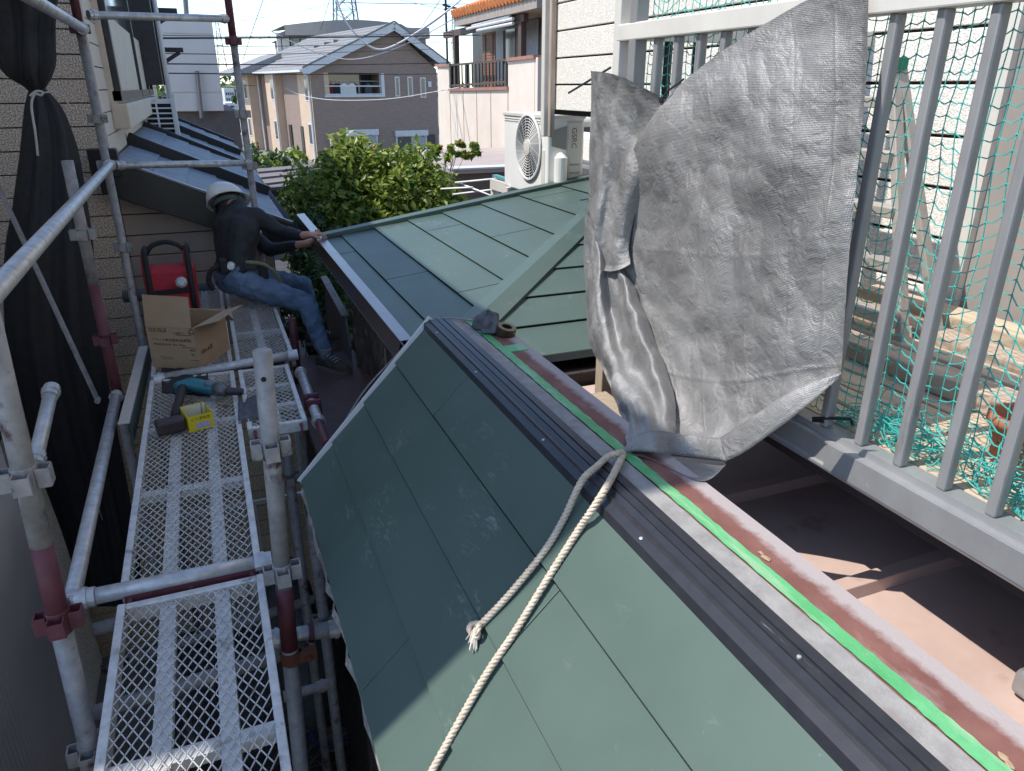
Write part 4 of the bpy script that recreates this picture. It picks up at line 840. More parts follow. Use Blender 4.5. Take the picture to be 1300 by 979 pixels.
def hand(tag_, wrist, palm, across, fwd, down):
    N_[tag_+'p'] = (palm, (.024,.018)); E_.append(('w'+tag_, tag_+'p'))
    for k, (off, L1) in enumerate(((-.031,.060),(-.011,.070),(.010,.066),(.029,.052))):
        kn = palm + across*off + fwd*.040
        a1 = kn + fwd*L1*.45 + across*off*.35 + V((0,0,.004)); a2 = a1 + fwd*L1*.38 + down*.012; a3 = a2 + fwd*L1*.12 + down*.020
        for s, (pt, r) in enumerate(((kn,.0105),(a1,.0092),(a2,.0083),(a3,.007))):
            N_[f'{tag_}{k}{s}'] = (pt, r); E_.append(((tag_+'p') if s == 0 else f'{tag_}{k}{s-1}', f'{tag_}{k}{s}'))
    th = [palm + across*-.030 + fwd*.004, palm + across*-.055 + fwd*.026 + down*.004, palm + across*-.066 + fwd*.052 + down*.018]
    for s, pt in enumerate(th):
        N_[f'{tag_}t{s}'] = (pt, (.012,.0105,.0085)[s]); E_.append(((tag_+'p') if s == 0 else f'{tag_}t{s-1}', f'{tag_}t{s}'))
fw = V((.92,.05,.0)).normalized(); hand('R', J['wR'], lerp(J['wR'],hR,.62)+V((0,0,.006)), V((.0,1,0)), V((1,.02,0)), V((.2,0,-1)).normalized())
hand('L', J['wL'], hL, V((0,1,0)), V((.85,.0,.5)).normalized(), V((-.4,0,1)).normalized())
def capsule(mb, p, r1, q, r2, n=14):
    p, q = V(p), V(q); d = (q-p); L_ = d.length; d.normalize(); pts = []; rs = []
    for k in range(4): a = math.pi/2*k/4; pts.append(p - d*r1*math.cos(a)); rs.append(max(r1*math.sin(a),.001))
    pts.append(p); rs.append(r1); pts.append(q); rs.append(r2)
    for k in range(1,5): a = math.pi/2*k/4; pts.append(q + d*r2*math.sin(a)); rs.append(max(r2*math.cos(a),.001))
    mb.tube(pts, rs, n)
def flesh(name, segs, mat, parent, voxel, it=6):
    m = MB()
    for p, r1, q, r2 in segs: capsule(m, p, r1, q, r2)
    o = m.build(name, mat, parent, smooth=True)
    rm = o.modifiers.new('remesh','REMESH'); rm.mode = 'VOXEL'; rm.voxel_size = voxel; rm.use_smooth_shade = True
    sm = o.modifiers.new('smooth','SMOOTH'); sm.factor = .5; sm.iterations = it
    return o
rad = lambda k: N_[k][1][0] if isinstance(N_[k][1],tuple) else N_[k][1]
segs = [(N_[a][0], rad(a)*.85, N_[b][0], rad(b)*.85) if rad(a) > .03 else (N_[a][0], rad(a), N_[b][0], rad(b)) for a, b in E_ if a not in ('Rp','Lp')]
for tg, wr, fwd in (('R','wR',V((1,.02,0))),('L','wL',V((.85,0,.5)).normalized())):     # palm: four metacarpals side by side
    for k in range(4): segs.append((lerp(N_[wr][0],N_[tg+'p'][0],.3), .018, N_[f'{tg}{k}0'][0], .0125))
    segs.append((N_[wr][0], .024, N_[tg+'t0'][0], .014))
flesh('body', segs, SKIN, wk, .0045, 3)
cuR = lerp(J['eR'],J['wR'],.95); cuL = lerp(J['eL'],J['wL'],.95)
lat = (J['sR']-J['sL']); lat.z = 0; lat.normalize()
hem = lerp(J['pel'],J['wai'],.45); mid = lerp(J['wai'],J['che'],.5); up = lerp(J['che'],J['nb'],.55)
sg = []
for s_ in (-1,1):
    sg += [(hem+lat*.05*s_,.108,J['wai']+lat*.045*s_,.100),(J['wai']+lat*.045*s_,.100,mid+lat*.055*s_,.108),(mid+lat*.055*s_,.108,J['che']+lat*.075*s_,.112),(J['che']+lat*.075*s_,.112,up+lat*.07*s_,.088),(up+lat*.06*s_,.085,J['nb'],.062)]
sg += [(up,.09,J['nb']+V((0,0,.01)),.060),(hem,.118,mid,.122),(mid,.122,J['che'],.128),(J['che'],.128,up,.10)]
for k_ in ('R','L'):
    s0, e0, c0_ = J['s'+k_], J['e'+k_], (cuR if k_ == 'R' else cuL)
    sg += [(up,.08,s0,.070),(J['che'],.09,s0,.066),(s0,.070,lerp(s0,e0,.45),.056),(lerp(s0,e0,.45),.056,e0,.045),(e0,.045,lerp(e0,c0_,.3),.046),(lerp(e0,c0_,.3),.046,c0_,.033)]
o = flesh('shirt', sg, SHIRT, wk, .010, 5)
tx = bpy.data.textures.new('cloth_folds','CLOUDS'); tx.noise_scale = .09
dm = o.modifiers.new('folds','DISPLACE'); dm.texture = tx; dm.strength = .018; dm.texture_coords = 'GLOBAL'
sg = [(lerp(J['pel'],J['wai'],.35)+lat*.045,.112,J['pel']+lat*.05,.12),(lerp(J['pel'],J['wai'],.35)-lat*.045,.112,J['pel']-lat*.05,.12)]
for k_ in ('R','L'):
    h_, k2, a_ = J['p'+k_], J['k'+k_], lerp(J['k'+k_],J['a'+k_],.97)
    sg += [(J['pel'],.115,h_,.098),(h_,.098,lerp(h_,k2,.5),.085),(lerp(h_,k2,.5),.085,k2,.066),(k2,.066,lerp(k2,a_,.35),.064),(lerp(k2,a_,.35),.064,a_,.050)]
o = flesh('jeans', sg, DENIM, wk, .010, 4)
tx = bpy.data.textures.new('denim_folds','CLOUDS'); tx.noise_scale = .05; tx.noise_depth = 2
dm = o.modifiers.new('folds','DISPLACE'); dm.texture = tx; dm.strength = .028; dm.texture_coords = 'GLOBAL'
# shoes: lofted
def shoe(ank, toe, parent):
    d = (toe-ank); d.z = 0; d.normalize(); s = V((-d.y,d.x,0)); z0 = toe.z; rows = []
    for f, w_, hh in ((-.075,.024,.055),(-.07,.034,.085),(-.02,.040,.105),(.03,.041,.092),(.08,.044,.072),(.13,.046,.056),(.17,.040,.046),(.195,.026,.034),(.203,.010,.018)):
        c = V((ank.x,ank.y,z0)) + d*f
        rows.append([c + s*w_*math.cos(a)*(1.0 if math.sin(a) < .2 else .9) + V((0,0,max(0,hh*(.38+.62*math.sin(a))))) for a in [2*math.pi*k/16 for k in range(17)]])
    m = MB(); m.grid(rows); m.poly([r for r in rows[0][:-1]]); m.poly([r for r in rows[-1][:-1]]); o = m.build('work_shoe', BOOT, parent, smooth=True)
    m = MB(); 
    for rr in (0,):
        b_ = [V((ank.x,ank.y,z0-.012)) + d*f + s*w_*sg for sg in (1,-1) for f, w_ in (((-.078,.03),(-.02,.043),(.08,.048),(.14,.049),(.19,.035),(.208,.012)) if sg == 1 else ((.208,.012),(.19,.035),(.14,.049),(.08,.048),(-.02,.043),(-.078,.03)))]
        m.prism(b_, (0,0,.024))
    m.build('sole', M('pale_sole',(.20,.18,.15),rough=.8), o)
    m = MB()
    for k in range(4):
        c = V((ank.x,ank.y,z0)) + d*(.035+.022*k) + V((0,0,.088-.009*k)); m.tube([c+s*.028,c+V((0,0,.008))+d*.006,c-s*.028],.0032,5)
    m.build('laces', PALETRIM, o)
    m = MB(); m.tube([V((ank.x,ank.y,z0+.07)),V(ank)+V((0,0,.05))],[.041,.043],14); m.build('sock', SOCK, o)
fz = ZC-1.738
shoe(J['aR']+V((.0,0,0)), at(449,474,z=fz), wk); tl_ = V((J['aL'].x+.22,J['aL'].y-.02,fz)); shoe(J['aL'], tl_, wk)
# helmet, hair
hc = J['hd'] + hup*.022 - fdir*.004
def dome(rx, ry, hz, nr=10, na=28, z0=0., rib=0.):
    rows = []
    for i in range(nr+1):
        el = math.pi/2*i/nr; row = []
        for j in range(na+1):
            a = 2*math.pi*j/na; bulge = 1 + rib*max(0, math.cos(4*math.asin(max(-1,min(1,math.sin(a)*math.cos(el))))))*(1 if i > 1 else 0)
            row.append(hc + (fdir*math.cos(a)*ry + hside*math.sin(a)*rx)*math.cos(el)*bulge + hup*(z0+hz*math.sin(el)*bulge))
        rows.append(row)
    return rows
m = MB(); m.grid(dome(.116,.140,.130,rib=.05)); hl = m.build('helmet', HELMET, wk, smooth=True, solid=.004)
m = MB(); inn = dome(.113,.137,.1)[0]; ou = [p + (p-hc).normalized()*(.012+.030*max(0,(p-hc).normalized().dot(fdir))) - hup*.008 for p in inn]
m.grid([inn, ou]); m.build('brim', HELMET, hl, smooth=True, solid=.004)
m = MB(); m.grid([[p - hup*.018 for p in dome(.098,.118,.1)[0]], [p - hup*.045 + fdir*.0 for p in dome(.094,.112,.1)[0]]]); m.build('headband', M('green_grey_band',(.06,.09,.08),rough=.7), hl, solid=.004)
rows = []
for i in range(7):
    rows.append([J['hd'] + (fdir*math.cos(a)*.096 + hside*math.sin(a)*.094)*(1-.03*i) + hup*(.03-.018*i) for a in [math.radians(60+240*j/18) for j in range(19)]])
m = MB(); m.grid(rows); m.build('hair', HAIR, wk, smooth=True, solid=.006)
m = MB(); m.tube([hc+hside*.104-fdir*.02-hup*.005, J['hd']+hside*.088+fdir*.03-hup*.07, J['hd']+fdir*.05-hup*.105],.004,5); m.build('chin_strap', BLACKWEB, wk)
# tool belt
bc = lerp(J['pel'],J['wai'],.55); bd = (J['wai']-J['pel']).normalized()
m = MB(); rr = [(.128,-.024),(.134,-.022),(.134,.022),(.128,.024)]; m.lathe(bc, rr, 28, bd); bt = m.build('tool_belt', BELTMAT, wk, smooth=False)
def bpt(px,py,dy=0): return at(px,py,y=bc.y-.13+dy)
m = MB(); m.lathe(bpt(293,338,-.01),[(.012,0),(.028,.002),(.03,.012),(.022,.018)],16,(0,-1,.2)); m.build('tape_measure', M('silver_tape_case',(.5,.5,.5),(.25,.25,.25),90,.35,.6), bt)
for px,py,w_,h_,mt in ((284,338,.05,.10,BLACKWEB),(318,337,.09,.06,BELTMAT),(334,343,.06,.11,BLACKWEB)):
    c = bpt(px,py); m = MB(); m.bx(c.x-w_/2,c.x+w_/2,c.y-.03,c.y+.03,c.z-h_/2,c.z+h_/2); m.build('pouch', mt, bt, bevel=.012)
m = MB(); hp = [bpt(279,337),bpt(268,344),bpt(265,358),bpt(271,368)]; m.tube([catmull(hp,i/14) for i in range(15)],.016,8); m.build('safety_hook', BLACKWEB, bt, smooth=True)
m = MB(); hp = [bpt(312,333,-.02),bpt(335,336,-.03),bpt(350,347,-.02),bpt(358,361,.0)]; m.tube([catmull(hp,i/20) for i in range(21)],.013,8); m.build('lanyard', M('olive_webbing',(.13,.13,.075),(.2,.2,.13),60,.85), bt, smooth=True)
# ================================================================ LEFT NEIGHBOUR HOUSE
nh = T('neighbour_house', 'brown roughcast neighbour house with cream upper wall and dark slate lean-to roofs', 'house', (-2, 8, 0))
WY = 6.0; JX = -.60
m = MB(); m.bx(-5,-1.45,1.95,5.98,0,ZC+2.85); m.bx(-5,JX-.02,WY+.035,16,0,ZC+2.9); m.bx(JX-.02,.40,WY+.035,13,0,ZC-1.02); m.build('wall', JOINT, nh)  # first box: unseen front block, sized to cast shade over planks and roof
m = MB(); m.bx(-1.449,-1.42,1.96,5.97,ZC+.1,ZC+2.84); m.build('side_wall', CREAM, nh); m = MB(); m.bx(-1.449,-1.42,1.96,5.97,0,ZC+.095); m.build('side_wall', BROWNSTONE, nh)
m = MB(); m.bx(-1.62,-1.42,1.45,1.955,ZC+.85,ZC+2.84); m.build('shade_fin', CREAM, nh)  # unseen fin added to shape the shadow edge across planks and near roof
m = MB(); m.prism([(-5.2,1.85,ZC+2.855),(-1.42,1.85,ZC+2.855),(-3.2,1.85,ZC+3.9)], (0,4.25,0)); m.build('roof', GREYTILE, nh)
def rz(x): return ZC-.46-.455*(x-JX)
for k in range(50):
    z0 = k*.15; z1 = z0+.142
    if z0 > ZC+2.8: break
    m = MB(); m.bx(-1.75, JX if z0 > ZC-1.95 else .40, WY, WY+.03, z0, z1); m.build('siding_board', BROWNSTONE if z0 > ZC-1.95 else LITSTONE, nh, bevel=.003)
    if z0 > ZC-1.95 and z0 < ZC-.55:
        xe = min(.40, JX + (rz(JX)-.05-z1)/.455) if z1 < rz(JX)-.05 else None
        if xe and xe > JX+.05:
            m = MB(); m.bx(JX+.004,xe,WY+.003,WY+.03,z0,z1); m.build('siding_board', PLAINBROWN, nh, bevel=.002)
for k in range(24):
    z0 = ZC-.62+k*.15
    m = MB(); m.bx(JX-.03,JX,WY,15.5,z0,z0+.143); m.build('siding_board', CREAM, nh, bevel=.002)
m = MB(); m.bx(JX-.035,JX+.006,WY-.006,WY+.05,ZC-.5,ZC+2.9); m.build('corner_trim', CREAM, nh)
# bay window on the cream wall
ya = at(150,128,x=JX+.06).y; yb_ = at(190,130,x=JX+.06).y; zb = at(152,128,x=JX+.06).z; XB = JX+.06
m = MB(); m.bx(JX,XB-.01,ya,yb_+.9,zb-.02,ZC+2.2); m.build('window_bay', CREAM, nh)
m = MB(); m.bx(JX,XB+.06,ya-.02,yb_+1.0,zb-.20,zb-.02); m.build('window_sill', CREAM, nh, bevel=.01)
for y0,y1 in ((ya,ya+.10),(yb_-.12,yb_+.05),((ya+yb_)/2+.55,(ya+yb_)/2+.65),(yb_+.8,yb_+.9)):
    m = MB(); m.bx(XB-.02,XB+.03,y0,y1,zb,ZC+2.2); m.build('window_frame', DARKALU, nh, bevel=.004)
m = MB(); m.bx(XB-.03,XB+.025,ya,yb_+.9,zb,zb+.07); m.build('window_frame', DARKALU, nh)
m = MB(); m.bx(XB-.012,XB,ya+.1,yb_+.8,zb+.07,ZC+2.2); m.build('pane', GLASS, nh)
m = MB(); m.bx(XB-.011,XB+.003,ya+.14,yb_-.2,zb+.07,zb+.62); m.build('blind', CREAM, nh)
# further dark shutters, rails and pipe on the wall
for k in range(7):
    y = 11.0+k*.38; m = MB(); m.bx(JX,JX+.26+.02*(k%2),y,y+.16,ZC+.02,ZC+2.4); m.build('shutter_slat', DARKALU, nh)
for z in (ZC+.45,ZC+.95,ZC+1.5): m = MB(); m.bx(JX,JX+.55,12.4,12.5,z,z+.06); m.bar((JX,12.45,z-.3),(JX+.5,12.45,z),.05,.05); m.build('awning_bracket', DARKALU, nh)
m = MB(); m.tube([(JX+.32,10.8,ZC-.35),(JX+.32,10.8,ZC+2.3)],.028,10); m.build('downpipe', WHITE, nh, smooth=True)
# lean-to roofs in a row
secs = [(5.90,7.55),(7.62,9.9),(9.98,12.3),(12.4,14.6)]
for si, (y0, y1) in enumerate(secs):
    dz = .05*(si % 2)
    m = MB(); m.hexa([(JX,y0,rz(JX)-.06+dz),(.52,y0,rz(.52)-.06+dz),(.52,y1,rz(.52)-.06+dz),(JX,y1,rz(JX)-.06+dz),(JX,y0,rz(JX)-.015+dz),(.52,y0,rz(.52)-.015+dz),(.52,y1,rz(.52)-.015+dz),(JX,y1,rz(JX)-.015+dz)])
    lr = m.build('lean_to_roof', BLACKPAINT, nh)
    for c in range(5):
        xa = JX+.02+c*.22; n = int((y1-y0)/.42)
        for k in range(n):
            ys0 = y0+.04+(y1-y0-.08)*k/n; ys1 = y0+.04+(y1-y0-.08)*(k+1)/n-.006
            xb = min(xa+.225,.53); m = MB(); m.hexa([(xa,ys0,rz(xa)-.012+dz),(xb,ys0,rz(xb)-.004+dz),(xb,ys1,rz(xb)-.004+dz),(xa,ys1,rz(xa)-.012+dz),(xa,ys0,rz(xa)-.004+dz),(xb,ys0,rz(xb)+.010+dz),(xb,ys1,rz(xb)+.010+dz),(xa,ys1,rz(xa)-.004+dz)])
            m.build('slate', SLATE, lr)
    m = MB(); m.bar((JX,y1+.03,rz(JX)+.03),(.53,y1+.03,rz(.53)+.03),.09,.13,(.4,0,.9)); m.build('ridge_rib', BLACKPAINT, lr, bevel=.01)
m = MB(); m.hexa([(JX-.08,5.86,rz(JX)-.22),(.56,5.86,rz(.56)-.22),(.56,5.93,rz(.56)-.22),(JX-.08,5.93,rz(JX)-.22),(JX-.08,5.86,rz(JX)+.035),(.56,5.86,rz(.56)+.02),(.56,5.93,rz(.56)+.02),(JX-.08,5.93,rz(JX)+.035)]); m.build('rake_board', BLACKPAINT, nh, bevel=.005)
m = MB(); m.bar((JX-.08,5.885,rz(JX)+.045),(.56,5.885,rz(.56)+.03),.05,.012,(.4,0,.9)); m.build('rake_flashing', M('grey_flashing',(.2,.2,.22),rough=.35,metal=.4), nh)
m = MB(); m.bx(JX-.12,JX+.06,5.84,5.95,rz(JX)-.12,rz(JX)+.07); m.build('rake_end', BLACKPAINT, nh, bevel=.01)
m = MB(); m.tube([(.555,5.88,rz(.55)-.05),(.555,14.6,rz(.55)-.03)],.05,10); m.build('gutter', BLACKPAINT, nh, smooth=True)
for k,(x0,y0,y1,z0,z1,lab) in enumerate(((JX+.02,10.15,10.45,ZC-.80,ZC-.14,'white outdoor air conditioner with louvred back standing on the slate roof by the cream wall'),(JX+.14,13.0,13.3,ZC-.55,ZC-.10,'smaller louvred air conditioner farther along the cream wall'))):
    w_ = .36 if k == 0 else .18
    t = T('air_conditioner', lab, 'air conditioner', (x0+w_/2,y0,z0))
    m = MB(); m.bx(x0,x0+w_,y0+.01,y1,z0,z1); m.build('casing', WHITE if k == 0 else OFFWHITE, t, bevel=.01)
    m = MB(); m.bx(x0+.03,x0+w_-.05,y0+.004,y0+.012,z0+.04,z1-.04); m.build('dark_coil', DARKGAP, t)
    for j in range(11):
        z = z0+.05+(z1-z0-.09)*j/10; m = MB(); m.bx(x0+.015,x0+w_-.045,y0-.008,y0+.006,z-.008,z+.008); m.build('louvre', WHITE, t)
    m = MB(); m.bx(x0+w_*.4,x0+w_*.4+.02,y0-.012,y0+.004,z0,z1); m.bx(x0+w_-.045,x0+w_,y0-.012,y0+.01,z0,z1); m.build('grille_bar', WHITE, t)
    m = MB(); m.bx(x0,x0+.06,y0+.05,y0+.2,z0-.12,z0); m.bx(x0+w_-.06,x0+w_,y0+.05,y0+.2,z0-.14,z0); m.build('foot', GREYRUB, t)
# ---------------------------------------------------------------- grey ribbed shed wall at lower left
sh_ = T('metal_shed', 'dark grey finely ribbed metal shed wall at the lower left behind the near post', 'shed', (-1.5,1.5,0))
m = MB(); ztop = ZC-1.27; row0 = []; row1 = []
for i in range(240):
    y = 3.16 - 4.2*i/239; dx = .006 if i % 2 else 0; row0.append((-.9+dx,y,0)); row1.append((-.9+dx,y,ztop))
m.grid([row0,row1]); m.build('ribbed_wall', GREYWALL, sh_)
m = MB(); m.bx(-2.6,-.91,-1.0,3.15,0,ztop-.01); m.build('wall', GREYWALL, sh_); m = MB(); m.bx(-2.65,-.88,-1.05,3.18,ztop,ztop+.03); m.build('roof', BLACKPAINT, sh_)
# ---------------------------------------------------------------- black mesh drape
dp = T('black_drape', 'black scaffold mesh sheet gathered and tied with pale string, hanging by the left edge', 'mesh sheet', at(60,300,y=4.75))
def drape(rings, nm, seed):
    m = MB(); rows = []; nn = 60
    ctr = [V((a,b,0)) for a,b,r in rings]; rad = [r for a,b,r in rings]
    for i in range(56):
        f = i/55; c = catmull(ctr,f); r = catmull([V((q,0,0)) for q in rad],f).x; row = []
        for j in range(nn+1):
            a = 2*math.pi*j/nn; fold = 1+.16*math.sin(a*7+seed+f*2.5)+.09*math.sin(a*13+f*5)+.12*noise.noise(V((math.cos(a)*2,math.sin(a)*2,f*4+seed)))
            p = at(c.x+r*math.cos(a)*fold, c.y, y=4.78+r*.0042*math.sin(a)*fold); row.append(p)
        rows.append(row)
    m.grid(rows); return m.build(nm, DRAPE, dp, smooth=True)
drape([(47,113,9),(55,140,22),(60,190,32),(60,260,40),(60,330,48),(66,430,52),(84,520,50),(104,600,46),(126,680,40),(146,770,34)],'lower_drape',1)
drape([(14,-60,62),(22,-20,50),(30,30,36),(32,70,35),(36,95,26),(44,110,13),(47,118,8)],'upper_drape',4)
m = MB(); ps = [at(x,y,y=4.55) for x,y in ((38,122),(46,116),(54,117),(52,121),(44,120),(40,135),(45,170),(48,198))]; m.tube([catmull(ps,i/50) for i in range(51)],.006,6)
ps = [at(x,y,y=4.55) for x,y in ((54,118),(70,117),(82,124),(90,140))]; m.tube([catmull(ps,i/20) for i in range(21)],.004,6)
ps = [at(x,y,y=4.42) for x,y in ((126,600),(122,635),(130,660))]; m.tube(ps,.004,6); m.build('string', STRING, dp, smooth=True)
# ---------------------------------------------------------------- clutter on the ground in the gap
t = T('blue_tray', 'blue plastic tray lying on the littered ground at the bottom of the gap', 'tray', at(425,940,z=.05))
c = at(424,938,z=.06); m = MB(); m.tube([c+V((math.cos(a)*.15,math.sin(a)*.11,.06)) for a in [math.radians(150+270*k/16) for k in range(17)]],.03,8); m.build('rim', BLUEP, t); m = MB(); m.lathe(c,[(.12,0),(.12,.01)],16); m.build('base', M('pale_plastic',(.3,.3,.28),rough=.6), t)
m = MB()
for k in range(150):
    x = random.uniform(-.1,.32); y = random.uniform(1.6,4.6); a = random.uniform(0,6.28); l = random.uniform(.1,.4); z = random.uniform(.06,.25)
    m.tube([(x,y,z),(x+math.cos(a)*l*.5,y+math.sin(a)*l*.5,z+random.uniform(0,.1)),(x+math.cos(a)*l,y+math.sin(a)*l,z+random.uniform(-.03,.15))],.004,4)
m.build('dry_twigs', M('dry_twig',(.22,.18,.13),(.12,.09,.07),20,.9), None, kind='stuff')
for k in range(4,7):
    c = V((.12+.04*math.sin(k*2),2.55+k*.3,.0)); t = T('rubble_sack',['','','','','nearest','middle','farthest'][k]+' grey rubble sack in the row along the gap','sack',c,'rubble sacks in the gap')
    m = MB(); rows = []
    for i in range(9):
        el = math.pi*i/8; rows.append([c+V((math.cos(a)*.17*math.sin(el)*(1+.3*noise.noise(V((a,i*.4,k)))),math.sin(a)*.2*math.sin(el),1.3+.45*math.cos(el)+.05*noise.noise(V((a*2,i*.6,k*3))))) for a in [2*math.pi*j/16 for j in range(17)]])
    m.grid(rows); m.build('sack', GREYFAB, t, smooth=True)
# ================================================================ AIR CONDITIONER by the hip roof
ac = T('air_conditioner', 'white outdoor air conditioner with a round fan grille behind the green hip roof', 'air conditioner', (2.54,5.7,ZC-.8))
X0,X1,Y0,Y1,Z0,Z1 = 2.40,2.70,5.25,6.15,ZC-.80,ZC-.195
m = MB(); m.bx(X0,X1,Y0,Y1,Z0,Z1-.02); m.build('casing', WHITE, ac, bevel=.012)
m = MB(); m.bx(X0-.008,X1+.008,Y0-.008,Y1+.008,Z1-.03,Z1); m.build('top_cover', OFFWHITE, ac, bevel=.006)
fc = V((X0-.004, at(672,187,x=X0).y, at(672,187,x=X0).z)); FR = .238
m = MB(); m.lathe(fc,[(FR,0),(FR,.004)],40,(-1,0,0)); m.build('fan_opening', DARKGAP, ac)
m = MB()
for k in range(10):
    r = .05+.0205*k; m.tube([fc+V((-.014,math.cos(a)*r,math.sin(a)*r)) for a in [2*math.pi*j/40 for j in range(41)]],.0030,5,False)
for k in range(16):
    a = 2*math.pi*k/16+.1; m.tube([fc+V((-.012,math.cos(a)*.05,math.sin(a)*.05)),fc+V((-.012,math.cos(a+.5)*FR,math.sin(a+.5)*FR))],.0022,4,False)
m.build('fan_grille', WHITE, ac)
m = MB(); m.lathe(fc,[(.062,.008),(.06,.022),(.03,.026)],28,(-1,0,0)); m.build('fan_hub', OFFWHITE, ac)
m = MB(); m.lathe(fc,[(FR+.012,.004),(FR+.012,.016),(FR,.018),(FR-.004,.004)],40,(-1,0,0)); 
m.f = [f for f in m.f if len(f) == 4]; m.build('fan_ring', WHITE, ac)
for z in (Z1-.05,Z1-.068): m = MB(); m.bx(X0-.003,X0+.002,Y0+.02,Y1-.02,z-.003,z+.003); m.build('groove', M('grey_groove',(.35,.35,.33),rough=.6), ac)
m = MB(); m.bx(X0-.004,X0+.004,Y0+.05,Y0+.11,Z0+.04,Z1-.25); m.build('service_panel', OFFWHITE, ac, bevel=.003)
m = MB(); m.bx(X0+.16,X1-.02,Y0-.012,Y0+.01,Z0+.08,Z1-.05); m.build('side_cover', OFFWHITE, ac, bevel=.006)
m = MB(); m.hexa([(X0+.03,Y0-.004,Z1-.22),(X0+.15,Y0-.004,Z1-.25),(X0+.15,Y0+.0,Z1-.25),(X0+.03,Y0+.0,Z1-.22),(X0+.03,Y0-.004,Z1-.11),(X0+.15,Y0-.004,Z1-.08),(X0+.15,Y0+.0,Z1-.08),(X0+.03,Y0+.0,Z1-.11)]); m.build('hand_recess', M('grey_recess',(.3,.3,.29),rough=.6), ac)
m = MB(); m.tube([(X0+.085,Y0-.05,Z0-.1),(X0+.085,Y0-.05,Z1-.30),(X0+.085,Y0-.03,Z1-.285)],[.05,.05,.03],18); m.build('pipe_cover', WHITE, ac, smooth=False)
text('GSRC', ac, (X0+.19,Y0-.0135,Z1-.09), (0,0,-1), (1,0,0), .06, M('grey_print',(.12,.12,.12),rough=.7))
for k in range(3): m = MB(); m.bx(X0+.18,X1-.04,Y0-.016,Y0-.01,Z0+.12+.06*k,Z0+.135+.06*k); m.build('vent_slot', M('slot_grey',(.4,.4,.38),rough=.6), ac)
for dx in (0,.035): 
    m = MB(); m.tube([(X1-.06+dx,Y0-.02,Z0+.12),(X1-.02+dx,Y0-.05,Z0+.02),(X1+.06+dx,Y0-.05,Z0-.05),(X1+.14+dx,Y0-.05,Z0-.10)],.022,10); m.build('insulated_pipe', M('pale_pipe_wrap',(.62,.58,.5),(.5,.46,.4),60,.8), ac, smooth=True)
for y in (Y0+.1,Y1-.15): m = MB(); m.bx(X0-.03,X1+.03,y,y+.06,Z0-.06,Z0); m.bx(X0,X0+.05,y,y+.06,0.02,Z0-.06); m.bx(X1-.05,X1,y,y+.06,.02,Z0-.06); m.build('stand', OFFWHITE, ac)
t = T('pipe_rack', 'teal-topped metal stand and white poles left of the air conditioner', 'rack', (2.0,6.5,0))
a = at(628,223,y=6.6); b = at(672,236,y=6.0); m = MB(); m.bar(a,b,.05,.02); m.build('teal_bar', M('teal_bar',(.1,.32,.33),rough=.5), t)
m = MB(); m.bar(a-V((0,0,.07)),b-V((0,0,.07)),.10,.09); m.bx(a.x-.03,a.x+.03,a.y-.03,a.y+.03,.02,a.z-.1); m.build('beam', OFFWHITE, t)
for k,(p,q) in enumerate((((578,232),(640,226)),((575,247),(650,238)),((582,232),(632,252)),((560,240),(600,238)))):
    t = T('laundry_pole', ['white pole nearest the low brown building','white pole lowest above the green verge','white pole slanting across the others','short white pole beside the tree'][k], 'pole', at(*p,y=9), 'white poles left of the air conditioner')
    m = MB(); m.tube([at(*p,y=9.2),at(*q,y=8.6)],.012,8); m.build('pole', WHITE, t, smooth=True)
# ================================================================ VEGETATION
def leaves(n, clumps, size, flat=.5):
    m = MB(); vs = []; fs = []
    for k in range(n):
        c, r = random.choice(clumps); d = V((random.gauss(0,1),random.gauss(0,1),random.gauss(0,1))).normalized()
        p = c + d*r*(random.uniform(.55,1.05))
        nrm = (d*.6+V((random.uniform(-1,1),random.uniform(-1,1),random.uniform(-.2,1.2)))).normalized(); u = nrm.orthogonal().normalized(); u = (u*math.cos(k)+nrm.cross(u)*math.sin(k)); w_ = nrm.cross(u)
        L_ = size*random.uniform(.4,1.6); b = len(vs)
        vs += [p-u*L_*.5, p+w_*L_*.24+nrm*L_*.05, p+u*L_*.5-nrm*L_*.1, p-w_*L_*.24+nrm*L_*.05]; fs.append((b,b+1,b+2,b+3))
    m.add(vs, fs); return m
def tree(name, label, cat, base, top_c, rad, n, nclump, size, mat, fruit=0, group=None):
    t = T(name, label, cat, base, group); base = V(base); top_c = V(top_c); cl = []
    for k in range(nclump):
        while True:
            q = V((random.uniform(-1,1),random.uniform(-1,1),random.uniform(-1,1)))
            if .25 < q.length < 1: break
        q = q*(q.length**-.35)
        cl.append((top_c+V((q.x*rad[0],q.y*rad[1],q.z*rad[2]))*.86, min(rad)*random.uniform(.20,.36)))
    m = MB(); m.tube([base,lerp(base,top_c,.4)+V((.05,0,0)),top_c],[.09*rad[2],.065*rad[2],.03*rad[2]],8)
    for c, r in cl[::3]: m.tube([lerp(base,top_c,random.uniform(.35,.8)),lerp(top_c,c,.5)-V((0,0,.1)),c],[.035*rad[2],.022*rad[2],.008],5)
    m.build('trunk', BARK, t, smooth=True); leaves(n, cl, size).build('crown', mat, t, recalc=False)
    for k in range(fruit):
        c, r = random.choice(cl); p = c+V((random.uniform(-1,1),-1,random.uniform(-.6,.8))).normalized()*r; m = MB(); m.lathe(p,[(.01,-.035),(.035,-.015),(.035,.015),(.01,.035)],8); m.build('fruit', FRUIT, t, smooth=True)
    return t
tree('citrus_tree','bushy citrus tree with bright green leaves and a few orange fruits in the middle distance','tree',(3.1,14.2,0),(2.85,14.2,ZC-2.4),(1.85,1.7,1.55),30000,150,.13,LEAF,9)
